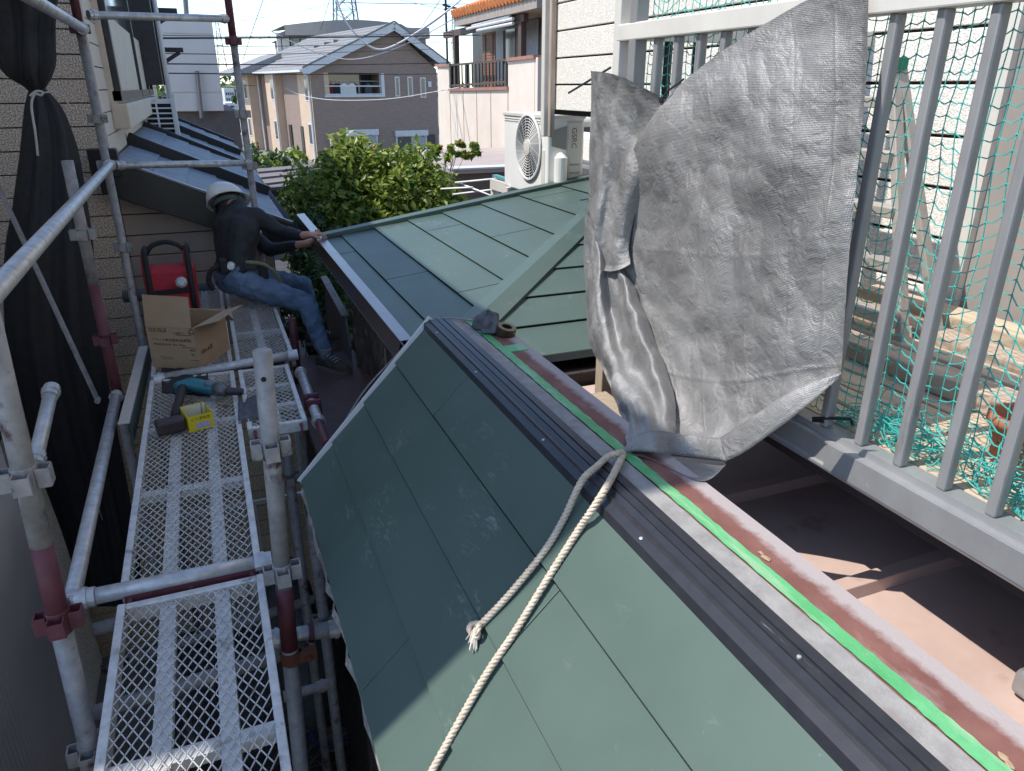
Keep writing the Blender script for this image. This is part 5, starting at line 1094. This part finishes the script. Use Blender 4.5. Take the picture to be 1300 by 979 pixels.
tree('garden_shrub','dark leafy shrub in the shade below the worker\'s arms','shrub',(1.15,8.2,0),(1.2,8.4,ZC-2.5),(.75,.8,.95),6500,40,.10,LEAFD)
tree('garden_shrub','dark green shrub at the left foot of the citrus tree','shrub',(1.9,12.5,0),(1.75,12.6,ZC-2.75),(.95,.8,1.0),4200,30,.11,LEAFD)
tree('overhanging_bush','thin leafy branch with orange blossom reaching over the low flat roof','shrub',(3.6,15,0),(5.35,16.6,ZC-1.35),(.75,.4,.22),1000,30,.13,LEAF,5)
for k,(px,py,d,s,lab) in enumerate(((322,195,34,.8,'round garden shrub left of the far house porch, nearest the scaffold post'),(338,198,36,.8,'reddish planter shrub in the garden before the far house'),(352,197,38,.9,'leggy garden shrub by the far house steps'),(330,180,46,1.0,'bright hedge shrub beside the far road'),(372,196,44,.9,'shrub under the blue sheet at the far house wall'),(312,152,90,2.2,'dark round tree beside the far road'),(300,140,110,2.6,'light green street tree far left of the houses'))):
    c = at(px,py,y=d); tree('garden_shrub' if k < 5 else 'street_tree', lab, 'shrub' if k < 5 else 'tree', (c.x,c.y,0), (c.x,c.y,max(c.z*.6,s*.45)), (s,s,s*.9), 420, 16, .32*s, (LEAF2,LEAF,LEAFD)[k%3])
# ================================================================ CARPORT ROOF
cp_ = T('carport', 'low brown ribbed carport roof between the scaffold post and the citrus tree', 'carport', (2,17.5,0))
a,b = at(335,244,y=15.5), at(432,231,y=16.3); c,d = at(424,209,y=19.8), at(326,217,y=18.8)
for k in range(7):
    f0,f1 = k/7,(k+1)/7-.02; m = MB(); n = V((0,0,.06)); q = [lerp(a,d,f0),lerp(b,c,f0),lerp(b,c,f1),lerp(a,d,f1)]
    m.prism(q,n*(1+.6*(k%2))); m.build('roof_strip', M('carport_brown',(.20,.165,.155),(.16,.13,.125),3,.6), cp_)
m = MB(); m.bar(a-V((0,.04,.05)),b-V((0,.04,.05)),.08,.14); m.build('fascia', WOODBR, cp_)
for p in (a,b,c,d): m = MB(); m.bx(p.x-.05,p.x+.05,p.y+.05,p.y+.15,.01,p.z); m.build('post', WOODBR, cp_)
# ================================================================ FAR GABLED HOUSE
fh = T('gabled_house', 'brown and tan two storey gabled house with grey tiled roof and laundry on its balcony', 'house', (10,55,0))
O = at(404,205,z=0); ang = math.radians(11.1); EX = V((math.cos(ang),math.sin(ang),0)); EY = V((-math.sin(ang),math.cos(ang),0)); EZ = V((0,0,1))
def Fp(px,py): p = onplane(px,py,O,EY)-O; return p.dot(EX), p.z
def Lp(px,py): p = onplane(px,py,O,EX)-O; return p.dot(EY), p.z
def H(s,t,z): return O+EX*s+EY*t+EZ*z
FW = Fp(556,150)[0]; ze = Fp(404,86)[1]; sap,zap = Fp(496,33)
DL = 15.0
def hbox(mb,s0,s1,t0,t1,z0,z1): return mb.hexa([H(s0,t0,z0),H(s1,t0,z0),H(s1,t1,z0),H(s0,t1,z0),H(s0,t0,z1),H(s1,t0,z1),H(s1,t1,z1),H(s0,t1,z1)])
bs0,bz0 = Fp(413,121); bs1,bz1 = Fp(485,93)     # balcony opening
m = MB(); T0 = .0
zr = lambda s: ze + (zap-ze)*(1-abs(s-sap)/(sap if s < sap else FW-sap))*1.0
hbox(m,0,bs0,0,.3,0,ze); hbox(m,bs1,FW,0,.3,0,ze); hbox(m,bs0,bs1,0,.3,0,bz0); hbox(m,bs0,bs1,0,.3,bz1,ze)
m.prism([H(0,0,ze),H(FW,0,ze),H(sap,0,zap-.1)], EY*.3); m.build('front_wall', HBROWN, fh)
m = MB(); hbox(m,.02,FW,1.9,DL,0,ze); hbox(m,.02,bs0,.3,1.9,0,ze); hbox(m,bs1,FW,.3,1.9,0,ze); hbox(m,bs0,bs1,.3,1.9,0,bz0-.15); m.build('core_wall', HBROWN, fh)
m = MB(); hbox(m,bs0,bs1,1.85,1.9,bz0-.1,bz1+.2); m.build('balcony_window', GLASS, fh)
# side bays, tan and brown by turns
for k,(t0,t1,s0,mat) in enumerate(((0,2.6,-.02,TAN),(2.6,6.2,.6,HBROWN),(6.2,8.6,-.45,TAN),(8.6,11.6,.3,CREAM),(11.6,15,-.9,TAN))):
    m = MB(); hbox(m,s0,1.2,t0+.005,t1,0,ze-.02*k); m.build('side_bay', mat, fh)
    for z in (1.0,ze-2.0):
        m = MB(); hbox(m,s0-.03,s0+.02,t0+.5,t0+1.2,z,z+1.35); w_ = m.build('side_window', PALETRIM, fh)
        m = MB(); hbox(m,s0-.045,s0,t0+.58,t0+1.12,z+.08,z+1.27); m.build('pane', GLASS, w_)
for s,t in ((-.10,.2),(.45,2.7),(-.55,6.3),(-.2,11.4),(-1.0,14.8)):
    m = MB(); m.tube([H(s,t,0),H(s,t,ze)],.07,8); m.build('downpipe', PALETRIM, fh)
# roof
ov = .55; th = .22; lo = Fp(392,86); 
for side in (0,1):
    s_e = -ov-.1 if side == 0 else FW+.75; z_e = ze-.12 if side == 0 else Fp(571,82)[1]
    for k in range(12):      # tile courses
        f0,f1 = k/12,(k+1)/12; q = lambda f: (s_e+(sap-s_e)*f, z_e+(zap+.16-z_e)*f)
        (a0,b0_),(a1,b1_) = q(f0),q(f1); m = MB()
        m.hexa([H(a0,-ov,b0_-.12),H(a1,-ov,b1_-.16),H(a1,DL+.3,b1_-.16),H(a0,DL+.3,b0_-.12),H(a0,-ov,b0_+.05),H(a1,-ov,b1_-.02),H(a1,DL+.3,b1_-.02),H(a0,DL+.3,b0_+.05)]); m.build('roof_course', GREYTILE, fh)
    m = MB(); a_ = H(s_e,-ov-.03,z_e-.18); b_ = H(sap,-ov-.03,zap-.04); m.bar(a_,b_,.06,.46,EZ); m.build('bargeboard', PALETRIM, fh)
    m = MB(); m.bar(a_+EZ*.28,b_+EZ*.28,.12,.09,EZ); m.build('verge_tile', GREYRUB, fh)
m = MB(); m.bar(H(-ov-.2,-ov,ze-.2),H(-ov-.2,DL+.3,ze-.2),.16,.14); m.build('gutter', PALETRIM, fh)
m = MB(); hbox(m,-2.2,1.5,10.5,15.4,ze-.35,ze-.2); m.prism([H(-2.3,10.4,ze-.2),H(1.5,10.4,ze-.2),H(1.5,10.4,ze+1.2)], EY*5.2); m.build('lower_roof', GREYTILE, fh)
# small attic ridge vents
for px,py in ((405,62),(418,58),(430,55)):
    p = onplane(px,py,H(sap/2,2,(ze+zap)/2),(EX*-(zap-ze)+EZ*sap)); m = MB(); m.bx(p.x-.35,p.x+.35,p.y-.1,p.y+.1,p.z,p.z+.22); m.build('roof_vent', GREYRUB, fh)
# balcony rail, laundry, windows of the front
m = MB()
for z in (bz0+.05,bz0+.55): m.bar(H(bs0,-.03,z),H(bs1,-.03,z),.05,.07)
m.build('balcony_rail', PALETRIM, fh)
m = MB(); hbox(m,bs1-.12,bs1+.1,-.08,.3,bz0,bz1); hbox(m,bs0-.05,bs1+.1,-.08,.3,bz0-.12,bz0); m.build('balcony_trim', PALETRIM, fh)
for k,(px,w_,h_,mt) in enumerate(((424,.35,.95,M('red_cloth',(.3,.03,.04),rough=.9)),(431,.5,1.0,M('black_cloth',(.03,.03,.035),rough=.9)),(441,.55,.95,WHITE),(451,.55,.98,WHITE),(472,.5,.85,GREYFAB))):
    s,z = Fp(px,106); t = T('laundry', ['dark red garment hung at the left end of the far balcony','black jacket on a hanger on the far balcony','left white shirt on the far balcony','right white shirt on the far balcony','grey clothes on a round hanger at the right of the far balcony'][k], 'laundry', H(s,.6,z), 'laundry on the far balcony')
    m = MB(); q = [H(s-w_/2,.6,z-h_),H(s+w_/2,.6,z-h_),H(s+w_*.5,.6,z-.12),H(s+.07,.6,z),H(s-.07,.6,z),H(s-w_*.5,.6,z-.12)]; m.prism(q,EY*.06); m.build('garment', mt, t)
    m = MB(); m.tube([H(s,.6,z+.16),H(s,.63,z),H(s-w_*.4,.63,z-.1)],.015,5); m.build('hanger', GREYRUB, t)
m = MB(); m.tube([H(bs0,.6,Fp(450,104)[1]+.05),H(bs1,.6,Fp(450,104)[1]+.05)],.02,6); m.build('drying_pole', PALETRIM, fh)
for a_,b_ in (((501.5,98.5),(507,121.5)),((517.5,98.5),(523.5,122)),((533.5,99.5),(540,123))):
    s0,z1 = Fp(*a_); s1,z0 = Fp(*b_); m = MB(); hbox(m,s0-.05,s1+.05,-.06,.05,z0-.06,z1+.06); w_ = m.build('window', PALETRIM, fh)
    m = MB(); hbox(m,s0+.03,s1-.03,-.07,0,z0+.02,z1-.02); m.build('pane', GLASS, w_)
for a_,b_ in (((440,166),(479,192)),((503,167),(541,190))):
    s0,z1 = Fp(*a_); s1,z0 = Fp(*b_); m = MB(); hbox(m,s0-.06,s1+.06,-.08,.05,z0-.9,z1-.3); w_ = m.build('window', PALETRIM, fh)
    mid = (s0+s1)/2
    m = MB(); hbox(m,s0+.04,mid-.04,-.1,0,z0-.8,z1-.36); m.build('pane', GLASS, w_); m = MB(); hbox(m,mid+.04,s1-.04,-.1,0,z0-.8,z1-.36); m.build('pane', PALEGLASS, w_)
    m = MB(); hbox(m,s0-.12,s1+.12,-.22,.05,z1-.32,z1+.05); m.build('shutter_box', PALETRIM, fh)
for px,py in ((545,107),(432,182)): s,z = Fp(px,py); m = MB(); hbox(m,s-.12,s+.12,-.1,.02,z-.18,z+.18); m.build('vent_hood', PALETRIM, fh)
s,z = Fp(420,195); m = MB(); m.tube([H(s,-.3,0),H(s,-.3,Fp(420,170)[1])],.09,8); m.build('white_pipe', PALETRIM, fh)
s,z = Fp(549,180); m = MB(); hbox(m,s-.5,s+.2,-.06,.04,z-1.2,z+.5); m.build('dark_door', DARKALU, fh)
for px in (372,387):
    t_,z = Lp(px,175); m = MB(); hbox(m,-.08,.05,max(.3,t_),max(.3,t_)+.5,0.02,2.1); m.build('side_door', DARKALU, fh)
t = T('blue_sheet','crumpled pale blue sheet by the side of the far gabled house','sheet',H(-.7,3.5,0)); m = MB(); m.lathe(H(-.7,3.5,0),[(.35,0),(.42,.3),(.2,.65),(.05,.7)],7); m.build('sheet', M('pale_blue',(.25,.42,.6),rough=.6), t)
# ================================================================ APARTMENT BLOCK BEHIND
ab = T('apartment_block', 'grey apartment block with a wide curved roof band behind the gabled house', 'building', (20,80,0))
YB = 80
p0,p1 = at(368,60,y=YB),at(541,60,y=YB); zt = at(430,33,y=YB).z; zm = at(430,47,y=YB).z
m = MB(); m.bx(p0.x,p1.x,YB,YB+14,0,zm); m.build('wall', APTWALL, ab)
m = MB(); n = 24; fr = []; 
for i in range(n+1):
    f = i/n; x = p0.x-.4+(p1.x-p0.x+.6)*f; fr.append((x,YB-.8-1.5*math.sin(math.pi*min(1,f*1.2)),at(367+174*f,33-5.5*math.sin(math.pi*min(1,f*1.15)) + (3 if f > .8 else 0),y=YB).z))
m.prism([(x,y,zm) for x,y,z in fr]+[(p1.x+.2,YB+14,zm),(p0.x-.4,YB+14,zm)],(0,0,.01)); rows = [[(x,y,zm) for x,y,z in fr],[(x,y,z) for x,y,z in fr],[(x,YB+14,z+.3) for x,y,z in fr]]; m.grid(rows); m.build('roof_band', APTWALL, ab)
for px in (377,385,426,433,441,457,520): a = at(px,52,y=YB-.03); m = MB(); m.bx(a.x-.35,a.x+.35,YB-.05,YB+.05,a.z-.55,a.z+.45); m.build('window', GLASS, ab)
for px in (355,360,366): a = at(px,55,y=YB); m = MB(); m.bx(a.x-.22,a.x+.22,YB,YB+.5,0,at(px,44-.2*(366-px),y=YB).z); m.build('pillar', OFFWHITE, ab)
a = at(352,46,y=YB); b = at(372,38,y=YB); m = MB(); m.bar(a,b,1.2,.35); m.build('canopy', APTWALL, ab)
# ================================================================ BEIGE HOUSE WITH ORANGE TILES
bh = T('beige_house', 'beige rendered house with orange tiled eave, brown balcony railing and lattice screen', 'house', (11,27,0))
XB2 = 9.6
def B2(px,py): return onplane(px,py,(XB2,0,0),(1,0,0))
def wallpiece(pts,nm,mat,ext=.22):
    m = MB(); m.prism([B2(*p) for p in pts],(ext,0,0)); return m.build(nm,mat,bh)
yl = B2(555,100).y; yr = B2(679,100).y
def gp(p): q = B2(*p); return (XB2,q.y,0)
m = MB(); m.prism([B2(555,84),B2(571,84),B2(571,115),B2(645,113),B2(645,77),B2(679,73),(XB2,B2(679,73).y,0),(XB2,yl,0)],(.22,0,0)); m.build('front_wall', BEIGE, bh)
m = MB(); m.bx(XB2+.005,XB2+2.6,yr-.20,yr,0,B2(679,73).z); m.build('end_wall', BEIGE, bh)
for px in (571,588,605,623,645): q = B2(px,116); m = MB(); m.bx(XB2-.012,XB2+.01,q.y-.025,q.y+.025,0,q.z); m.build('wall_joint', M('render_joint',(.45,.33,.26),rough=.9), bh)
for a_,b_ in (((571,114),(646,112)),((645,76),(680,72)),((554,83),(572,83))):
    p,q = B2(*a_),B2(*b_); m = MB(); m.bar(p+V((.1,0,0)),q+V((.1,0,0)),.34,.10); m.build('coping', M('copper_coping',(.36,.17,.12),(.28,.14,.1),4,.6), bh)
m = MB()
for py0,py1 in ((83,76),(109,104)): p,q = B2(571,py0),B2(644,py1); m.bar(p,q,.06,.07)
m.build('hand_rail', WOODBR, bh)
for k in range(17):
    px = 574+k*4.3; p = B2(px,108.5-.28*k); q = B2(px,82.5-.42*k); m = MB(); m.bx(XB2-.02,XB2+.02,p.y-.03,p.y+.03,p.z-.1,q.z); m.build('rail_bar', DARKALU, bh)
for px in (573,593,643): p = B2(px,112); q = B2(px,81); m = MB(); m.bx(XB2-.05,XB2+.07,p.y-.1,p.y+.1,p.z,q.z); m.build('rail_post', DARKALU, bh)
XI = XB2+1.3
def B3(px,py): return onplane(px,py,(XI,0,0),(1,0,0))
yb0 = B3(600,60).y; m = MB(); m.bx(XI,XI+5,12,yb0,0,B3(640,18).z+.6); m.build('upper_wall', DARKALU, bh)
m = MB(); m.bx(XB2+.2,XI,yr,yl,B2(600,113).z-.25,B2(600,113).z-.05); m.build('balcony_floor', BEIGE, bh)
for a_,b_ in (((623,42),(640,108)),((663,28),(684,72))):
    p,q = B3(*a_),B3(*b_); m = MB(); m.bx(XI-.03,XI+.01,min(p.y,q.y),max(p.y,q.y),q.z,p.z); m.build('shutter', M('pale_shutter',(.33,.33,.36),rough=.5), bh)
p,q = B3(643,38),B3(654,100); m = MB(); m.bx(XI-.02,XI+.01,q.y,p.y,q.z,p.z); m.build('window', PALEGLASS, bh)
p,q = B2(601,45),B2(617,112); 
for k in range(19):
    z = q.z+.05+(p.z-q.z)*k/19; m = MB(); m.bx(XB2+.34,XB2+.38,q.y,p.y,z,z+.11); m.build('lattice_slat', M('lattice_brown',(.30,.15,.09),(.24,.12,.07),5,.7) if k == 0 else bpy.data.materials['lattice_brown'], bh)
for k in range(2): m = MB(); m.bx(XB2+.31,XB2+.34,q.y+(p.y-q.y)*(.1+.6*k),q.y+(p.y-q.y)*(.2+.6*k),q.z,p.z); m.build('lattice_post', WOODBR, bh)
for a_,b_ in (((575,38),(575,113)),((659,20),(659,73))): p,q = B2(*a_),B2(*b_); m = MB(); m.bx(XB2+.02,XB2+.2,p.y-.12,p.y+.12,q.z,p.z); m.build('pergola_post', WOODBR, bh)
p,q = B2(562,45),B2(664,22); m = MB(); m.bar(p+V((.1,0,0)),q+V((.1,0,0)),.16,.22); m.build('pergola_beam', WOODBR, bh)
for (a_,b_) in (((597,37),(656,24)),((610,39),(656,30)),((604,33),(652,21))): p,q = B2(*a_),B2(*b_); m = MB(); m.tube([p-V((.12,0,0)),q-V((.12,0,0))],.05,8); m.build('awning_pole', PALETRIM, bh)
e0,e1 = B2(583,20),B2(690,-14); e0 = V((XB2-.25,e0.y,e0.z)); e1 = V((XB2-.25,e1.y,(e0.z+e1.z)/2)); e0.z = e1.z = B2(583,21).z
m = MB(); m.hexa([e0-EZ*.35+V((.05,0,0)),V((e0.x+1.6,e0.y,e0.z-.32)),V((e1.x+1.6,e1.y,e1.z-.32)),e1-EZ*.35+V((.05,0,0)),e0-EZ*.05+V((.05,0,0)),V((e0.x+1.6,e0.y,e0.z+.4)),V((e1.x+1.6,e1.y,e1.z+.4)),e1-EZ*.05+V((.05,0,0))]); m.build('eave', M('brown_grey_eave',(.35,.29,.25),rough=.8), bh)
n = 26
for k in range(n):
    p = lerp(e0,e1,(k+.5)/n); m = MB(); m.tube([p+V((-.06,0,.05)),p+V((1.6,0,.62))],[.15,.13],10); m.build('roof_tile', ORANGE, bh, smooth=False)
# ---------------------------------------------------------------- low flat-roofed building
lb_ = T('low_shed', 'low flat-roofed brown building with a pale roof below the beige house', 'building', (8,18,0))
z_ = 2.55; a = at(580,221,z=z_); b = at(572,207,z=z_); dpt = 6.5
m = MB(); m.bx(a.x-.1,9.5,a.y,a.y+dpt,z_-.0,z_+.10); rf = m.build('roof', M('pink_grey_roof',(.42,.36,.33),(.35,.29,.27),.8,.9,stretch=(1,3,1)), lb_)
m = MB(); m.bx(a.x-.12,9.5,a.y-.05,a.y+.5,z_+.10,z_+.14); m.build('roof_edge', PALETRIM, rf)
m = MB(); m.bx(a.x,9.4,a.y+.15,a.y+dpt,0,z_); m.build('wall', M('brown_shed_wall',(.16,.11,.09),rough=.8), lb_)
for dx in (1.3,2.0): m = MB(); m.bx(a.x+dx,a.x+dx+.5,a.y+.1,a.y+.16,z_-1.0,z_-.3); m.build('window', GLASS, lb_)
m = MB(); m.bx(a.x-.35,a.x+.05,a.y-.3,a.y+.1,0,z_-.75)
m.build('brick_pier', ORANGE, lb_)
# ================================================================ WHITE BUILDING AND FAR TOWN at left
wb = T('white_building', 'tall pale sided building standing beyond the slate roofs at upper left', 'building', (0,23,0))
YW = 22; xl = at(205,90,y=YW).x; xr = at(277,90,y=YW).x; zt = at(260,24,y=YW).z; zb2 = at(280,141,y=YW).z
m = MB(); m.bx(xl,xr,YW,YW+8,zb2,zt); m.build('wall', M('pale_siding',(.80,.71,.64),(.74,.66,.60),2,.8), wb)
k = 0; z = zb2
while z < zt-.1:
    m = MB(); m.bx(xl,xr+.01,YW-.025,YW,z+.01,min(zt,z+.44)); m.build('siding_board', bpy.data.materials['pale_siding'], wb); z += .455
m = MB(); m.bx(xl,xr+.35,YW+.1,YW+8,0,zb2); m.build('base_wall', M('brown_base',(.16,.125,.115),rough=.8), wb)
m = MB(); m.tube([at(250,90,y=YW-.1),at(256,150,y=YW-.1)],.05,8); m.build('downpipe', M('grey_pipe',(.22,.2,.2),rough=.6), wb)
t = T('roof_pole','thin grey pole on top of the pale sided building','pole',at(237,20,y=YW)); m = MB(); m.tube([at(237,22,y=YW+.5),at(234,-20,y=YW+.5)],.06,8); m.build('pole', GREYRUB, t)
for k,(px0,px1,py,d,lab) in enumerate(((284,297,112,140,'pale far office block beside the white building'),(297,308,118,170,'dim far block behind the scaffold post'),(308,321,106,190,'white far block between the scaffold post and the gabled house'),(318,326,114,150,'small grey far block at the corner of the gabled house'),(286,330,131,120,'long low far building along the distant road'),(543,570,92,160,'far roofs beside the brown pergola post'))):
    a,b = at(px0,py,y=d),at(px1,py,y=d); t = T('far_building', lab, 'building', (a.x,d,0), 'far town buildings')
    m = MB(); m.bx(a.x,b.x,d,d+12,0,a.z); m.build('wall', CITYW if k%2 else PALETRIM, t)
    for j in range(3):
        for i in range(4):
            x = a.x+(b.x-a.x)*(.12+.22*i); z = a.z*(.35+.2*j); m = MB(); m.bx(x,x+(b.x-a.x)*.12,d-.1,d+.05,z,z+a.z*.1); m.build('window', GLASS, t)
def car(label, c, ang, mat, s=1.):
    t = T('parked_car', label, 'car', c, 'cars by the far road'); c = V(c); f = V((math.cos(ang),math.sin(ang),0)); r = V((-math.sin(ang),math.cos(ang),0))
    def pr(pts,w_): 
        m = MB(); m.prism([c+f*x+EZ*z-r*w_ for x,z in pts], r*2*w_); return m
    b = pr([(-2.1,.3),(2.1,.3),(2.15,.75),(1.3,.95),(-1.95,1.0),(-2.15,.7)],.83).build('body', mat, t, bevel=.08)
    pr([(-1.8,.98),(1.2,.94),(.6,1.5),(-1.4,1.52)],.72).build('cabin', GLASS, t, bevel=.05); pr([(-1.35,1.5),(.55,1.49),(.4,1.57),(-1.2,1.58)],.70).build('roof', mat, t)
    for x in (-1.3,1.3):
        for s_ in (-1,1): m = MB(); m.lathe(c+f*x+r*.8*s_+EZ*.32,[(.32,-.1),(.32,.1)],14,r); m.build('wheel', CABLE, t)
a = at(301,168,z=0); car('dark parked car on the far road left of the scaffold post', (a.x,a.y,0), .3, M('dark_car_paint',(.03,.03,.04),rough=.3)); a = at(322,163,z=0); car('pale parked car on the far road right of the scaffold post', (a.x,a.y,0), .3, M('pale_car_paint',(.6,.6,.6),rough=.3))
wl_ = T('garden_wall','low pale garden wall with coping along the far road','wall',at(305,180,z=0)); a,b = at(284,190,z=0),at(330,178,z=0); m = MB(); m.bar(a+EZ*.4,b+EZ*.4,.2,.8); m.build('wall', OFFWHITE, wl_); m = MB(); m.bar(a+EZ*.84,b+EZ*.84,.3,.08); m.build('coping', PALETRIM, wl_)
# far wood / town greenery
lv = [(V((random.uniform(-60,60),random.uniform(150,230),random.uniform(1,4))),random.uniform(2,4)) for k in range(70)]
leaves(5000, lv, 1.6).build('distant_greenery', LEAF2, None, recalc=False, kind='stuff')
# ================================================================ PYLONS AND WIRES
def pylon(label, px, d, pxw, ptop, pbot):
    a = at(px,pbot,y=d); wd = abs(at(px+pxw,pbot,y=d).x-a.x)/2; zt = at(px,ptop,y=d).z; t = T('pylon', label, 'pylon', (a.x,d,0)); h = zt
    L = lambda s,q,z: V((a.x+s*wd*(1-.85*z/h)*1.3, d+q*wd*(1-.85*z/h)*1.3, z)); r = wd*.06
    m = MB()
    for s in (-1,1):
        for q in (-1,1): m.tube([L(s,q,0),L(s,q,h)],r,5)
    m.build('legs', PYL, t); m = MB(); n = 12
    for k in range(n):
        z0,z1 = h*k/n,h*(k+1)/n
        for q in (-1,1):
            m.tube([L(-1,q,z0),L(1,q,z1)],r*.5,4); m.tube([L(1,q,z0),L(-1,q,z1)],r*.5,4); m.tube([L(q,-1,z0),L(q,1,z1)],r*.5,4); m.tube([L(-1,q,z1),L(1,q,z1)],r*.5,4)
    m.build('lattice', PYL, t); m = MB()
    for z in (h*.66,h*.8,h*.94): m.bar((a.x-wd*1.9,d,z),(a.x+wd*1.9,d,z),r*2,r*2)
    m.build('cross_arm', PYL, t)
pylon('large steel lattice pylon rising behind the apartment block', 439, 150, 33, -130, 28)
pylon('small distant lattice pylon left of the scaffold post', 286, 320, 12, 22, 108)
pylon('small distant lattice mast above the brown balcony railing', 577, 260, 9, 15, 80)
def wire(label, pts, r, mat=CABLE):
    ps = [at(x,y,y=d) for x,y,d in pts]; t = T('power_line', label, 'cable', ps[0], 'overhead cables'); m = MB(); m.tube([catmull(ps,i/40) for i in range(41)],r,5,False); m.build('cable', mat, t)
wire('thin cable just above the thick upper cable across the sky', ((203,45,19),(330,46,22),(450,45,27),(640,39,32)), .008)
wire('thick upper cable crossing the gable of the far house', ((203,48.5,19),(330,48,22),(450,47,27),(640,44,32)), .022)
wire('cable third from the top crossing the far gable', ((203,68,19),(330,69,22),(450,66,27),(560,62,31)), .009)
wire('dark cable along the eave line of the far house', ((203,81,19),(330,82,22),(450,82,27),(572,80,31)), .016)
wire('lowest dark cable crossing the far balcony', ((203,93,19),(330,94,22),(450,94.5,27),(555,94,31)), .014)
wire('cable close to the top edge of the sky', ((430,3,40),(500,4.5,40),(600,5,40),(700,0,40)), .016)
wire('heavy pale cable looping down before the far gable', ((425,-8,30),(436,22,30),(452,44,30),(468,58,30),(482,63,30),(498,59,30),(522,46,30),(560,20,30),(585,0,30)), .035, PALETRIM)
wire('pale cable sagging below the heavy loop', ((345,40,30),(390,62,30),(430,74,30),(460,74,30),(495,64,30),(540,44,30),(600,10,30)), .018, PALETRIM)
wire('pale cable sagging across the far house wall under the balcony', ((362,112,34),(380,120,34),(410,126,33),(450,127.5,32),(500,125,31),(555,116,30),(640,100,28)), .014, PALETRIM)
wire('slanting cable rising steeply left of the gable', ((308,78,35),(320,40,35),(334,0,35),(338,-14,35)), .014)
wire('slanting cable crossing behind the apartment roof', ((407,38,38),(415,12,38),(420,-8,38)), .012)
wire('slanting cable in the right part of the sky', ((533,38,34),(548,16,34),(562,-4,34)), .013)
wire('second slanting cable meeting the brown pergola beam', ((540,36,34),(562,20,34),(585,0,34),(600,-12,34)), .013)
for k in range(6):
    wire(['topmost','second','third','fourth','fifth','lowest'][k]+' of the six faint wires slanting through the upper left sky', ((225,-6+6*k,120),(300,12+6*k,115),(370,34+5*k,110)), .02)
for k_,(p_,lab) in enumerate(((((200,60,24),(330,59,26),(450,57,28),(560,54,31)),'thin cable between the thick upper cable and the far gable'),(((200,106,24),(290,108,26),(325,109,27)),'thin cable low over the far town at left'),(((470,-8,36),(545,8,34),(600,22,33),(640,38,32)),'thin cable slanting down towards the brown pergola'),(((310,-8,60),(430,20,55),(560,52,50)),'thin cable slanting across the whole sky'),(((285,30,60),(380,14,55),(470,-8,50)),'thin cable slanting up across the left sky'))): wire(lab, p_, .009)
c_ = at(566,12,y=34); t = T('utility_pole','top of a utility pole with cross bars left of the orange tiles','pole',(c_.x,34,0)); m = MB(); m.tube([(c_.x,34,0),(c_.x,34,at(572,-20,y=34).z)],.05,8); m.build('pole', CABLE, t)
m = MB(); m.bar(at(562,6,y=34),at(583,12,y=34),.08,.08); m.bar(at(564,12,y=34),at(576,10,y=34),.06,.06); m.build('cross_arm', CABLE, t)
